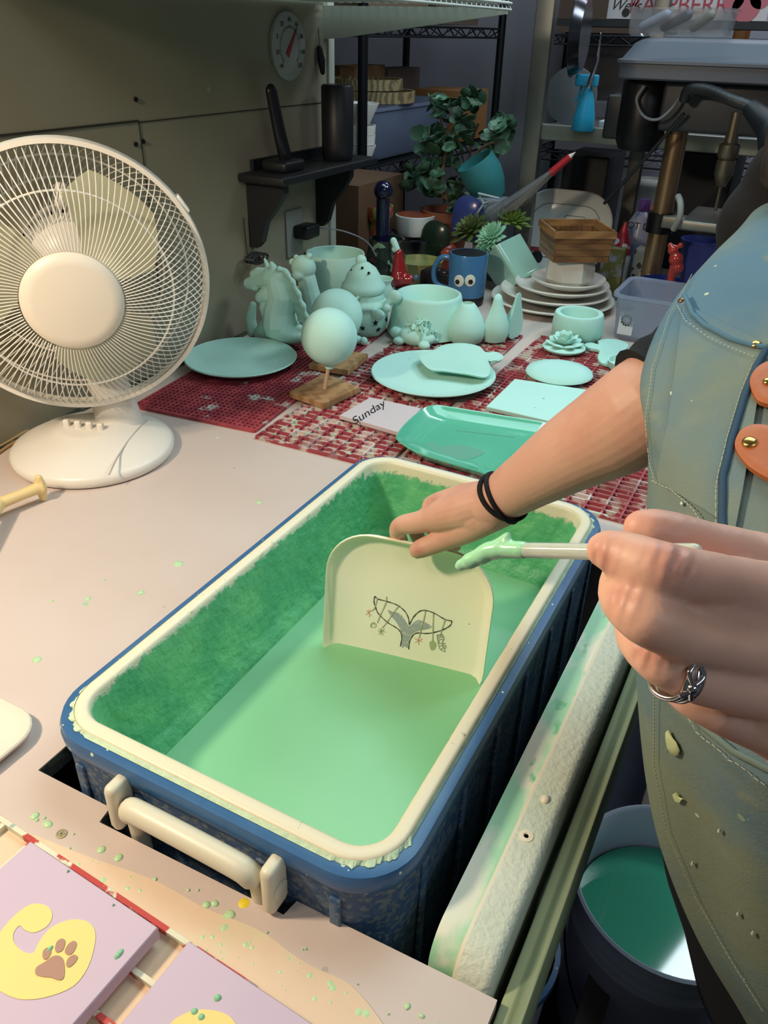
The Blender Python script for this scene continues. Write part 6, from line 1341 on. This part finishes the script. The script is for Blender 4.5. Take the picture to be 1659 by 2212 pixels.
zc_ = ony(1345, 545, 2.05).z; MB().lathe([(20 * k, T - zc_), (24 * k, -.01), (18 * k, 0), (0, 0)], (c_.x, 2.05, zc_), 24).build('ornament_body', M_glz, t, 50)
MB().lathe([(23 * k, -.002), (21 * k, 4 * k), (3 * k, 62 * k), (0, 63 * k)], (c_.x, 2.05, zc_), 24).build('cone_hat', mat('spotted_red', '#a02030', .25, spots=[(45, '#c8c4bc', .8)]), t, 50)
bx('honeycomb_mug', 1360, 535, 1398, 590, 2.03, .05, mat('honeycomb', '#a9a59a', .4, spots=[(70, '#4a463c', .8)]), 'cream mug with a dark honeycomb pattern behind the bin', 'mug', ch=.015, z0=T)
bx('snack_packet', 1296, 535, 1345, 575, 1.99, .03, mat('yellow_brown_pack', '#6e6636', .3, var=(30, '#8c8c94', .5, .6)), 'yellow and silver packet beside the plate stack', 'packet', z0=T)
c_ = ony(1378, 520, 2.12); k = mpp(c_); t = thing('spray_can', 'printed plastic bottle with purple and red cap left of the drill column', 'bottle', (c_.x, 2.12, T))
zt3 = ony(1378, 455, 2.12).z
MB().lathe([(24 * k, 0), (26 * k, .01), (26 * k, zt3 - T - .03), (18 * k, zt3 - T - .01), (12 * k, zt3 - T), (0, zt3 - T)], (c_.x, 2.12, T), 28).build('bottle_body', mat('lilac_print', '#8a8aa0', .3, var=(25, '#5c74a0', .5, .6)), t, 50)
MB().lathe([(12 * k, 0), (12 * k, 24 * k), (0, 24 * k)], (c_.x, 2.12, zt3), 20).build('purple_cap', mat('purple_cap', '#5a3c80', .3), t, 50)
MB().box((c_.x + 22 * k, 2.12, zt3 + 2 * k), (14 * k, 14 * k, 26 * k), ch=.003).build('red_label', mat('red_label', '#b04048', .4), t, 40)
text('POT DE', 'lettering', mat('dial_black', ''), t, basis(Vector((c_.x, 2.12 - 26.5 * k, ony(1392, 485, 2.12).z)), Vector((1, 0, 0)), Vector((0, 0, 1)), Vector((0, -1, 0))), .026, ext=.0004)
# ---------------------------------------------------------------- light
def area(name, loc, aim, size, power, col, sy=None, spread=PI):
    l = bpy.data.lights.new(name, 'AREA'); l.energy = power; l.color = col; l.size = size; l.spread = spread
    if sy: l.shape = 'RECTANGLE'; l.size_y = sy
    o = bpy.data.objects.new(name, l); COL.objects.link(o); o.location = loc
    o.rotation_euler = (Vector(aim) - Vector(loc)).to_track_quat('-Z', 'Y').to_euler(); return o
def spot(name, loc, aim, power, col, angle, blend, rad):
    l = bpy.data.lights.new(name, 'SPOT'); l.energy = power; l.color = col; l.spot_size = math.radians(angle); l.spot_blend = blend; l.shadow_soft_size = rad
    o = bpy.data.objects.new(name, l); COL.objects.link(o); o.location = loc
    o.rotation_euler = (Vector(aim) - Vector(loc)).to_track_quat('-Z', 'Y').to_euler(); return o
spot('clamp_lamp', (-.42, -.42, 1.80), (.05, .30, .85), 54, (1.0, .82, .61), 115, .5, .06)
area('warm_fill', (-.15, -.65, 2.3), (.2, .3, .85), .25, 3.5, (1.0, .82, .6))  # weak warm fill, added to brighten the lid and cooler liner
area('fluorescent_light', (.15, 1.25, 2.62), (.12, 1.10, .8), 1.7, 26, (.66, .92, 1.0), .9)
area('back_fill', (.2, 2.9, 2.65), (.1, 3.2, 1.0), 1.4, 16, (.82, .88, 1.0), .3)  # unseen fill added to brighten the back wall behind the racks
area('room_fill', (1.9, -.6, 2.6), (.7, .6, .8), 1.2, 14, (.75, .88, 1.0), .5)  # unseen cool fill added from the right to lift the dim side
area('ceiling_panel', (1.06, 2.0, 2.66), (.95, 1.7, .3), .55, 18, (.8, .92, 1.0), .5)
w = bpy.data.worlds.new('world'); SC.world = w; w.use_nodes = True
w.node_tree.nodes['Background'].inputs[0].default_value = (.62, .68, .72, 1); w.node_tree.nodes['Background'].inputs[1].default_value = .11
# ---------------------------------------------------------------- camera
cd = bpy.data.cameras.new('camera'); co = bpy.data.objects.new('camera', cd); COL.objects.link(co)
cd.sensor_fit = 'HORIZONTAL'; cd.sensor_width = 36; cd.lens = F / 1659 * 36; cd.clip_start = .01
M = Matrix.Identity(4)
for i in range(3): M[i][0] = RM[i][0]; M[i][1] = -RM[i][1]; M[i][2] = -RM[i][2]; M[i][3] = CAM[i]
co.matrix_world = M
SC.camera = co
SC.view_settings.view_transform = 'Standard'; SC.view_settings.look = 'None'; SC.view_settings.gamma = 1; SC.view_settings.use_curve_mapping = False
SC.view_settings.exposure = 0.0
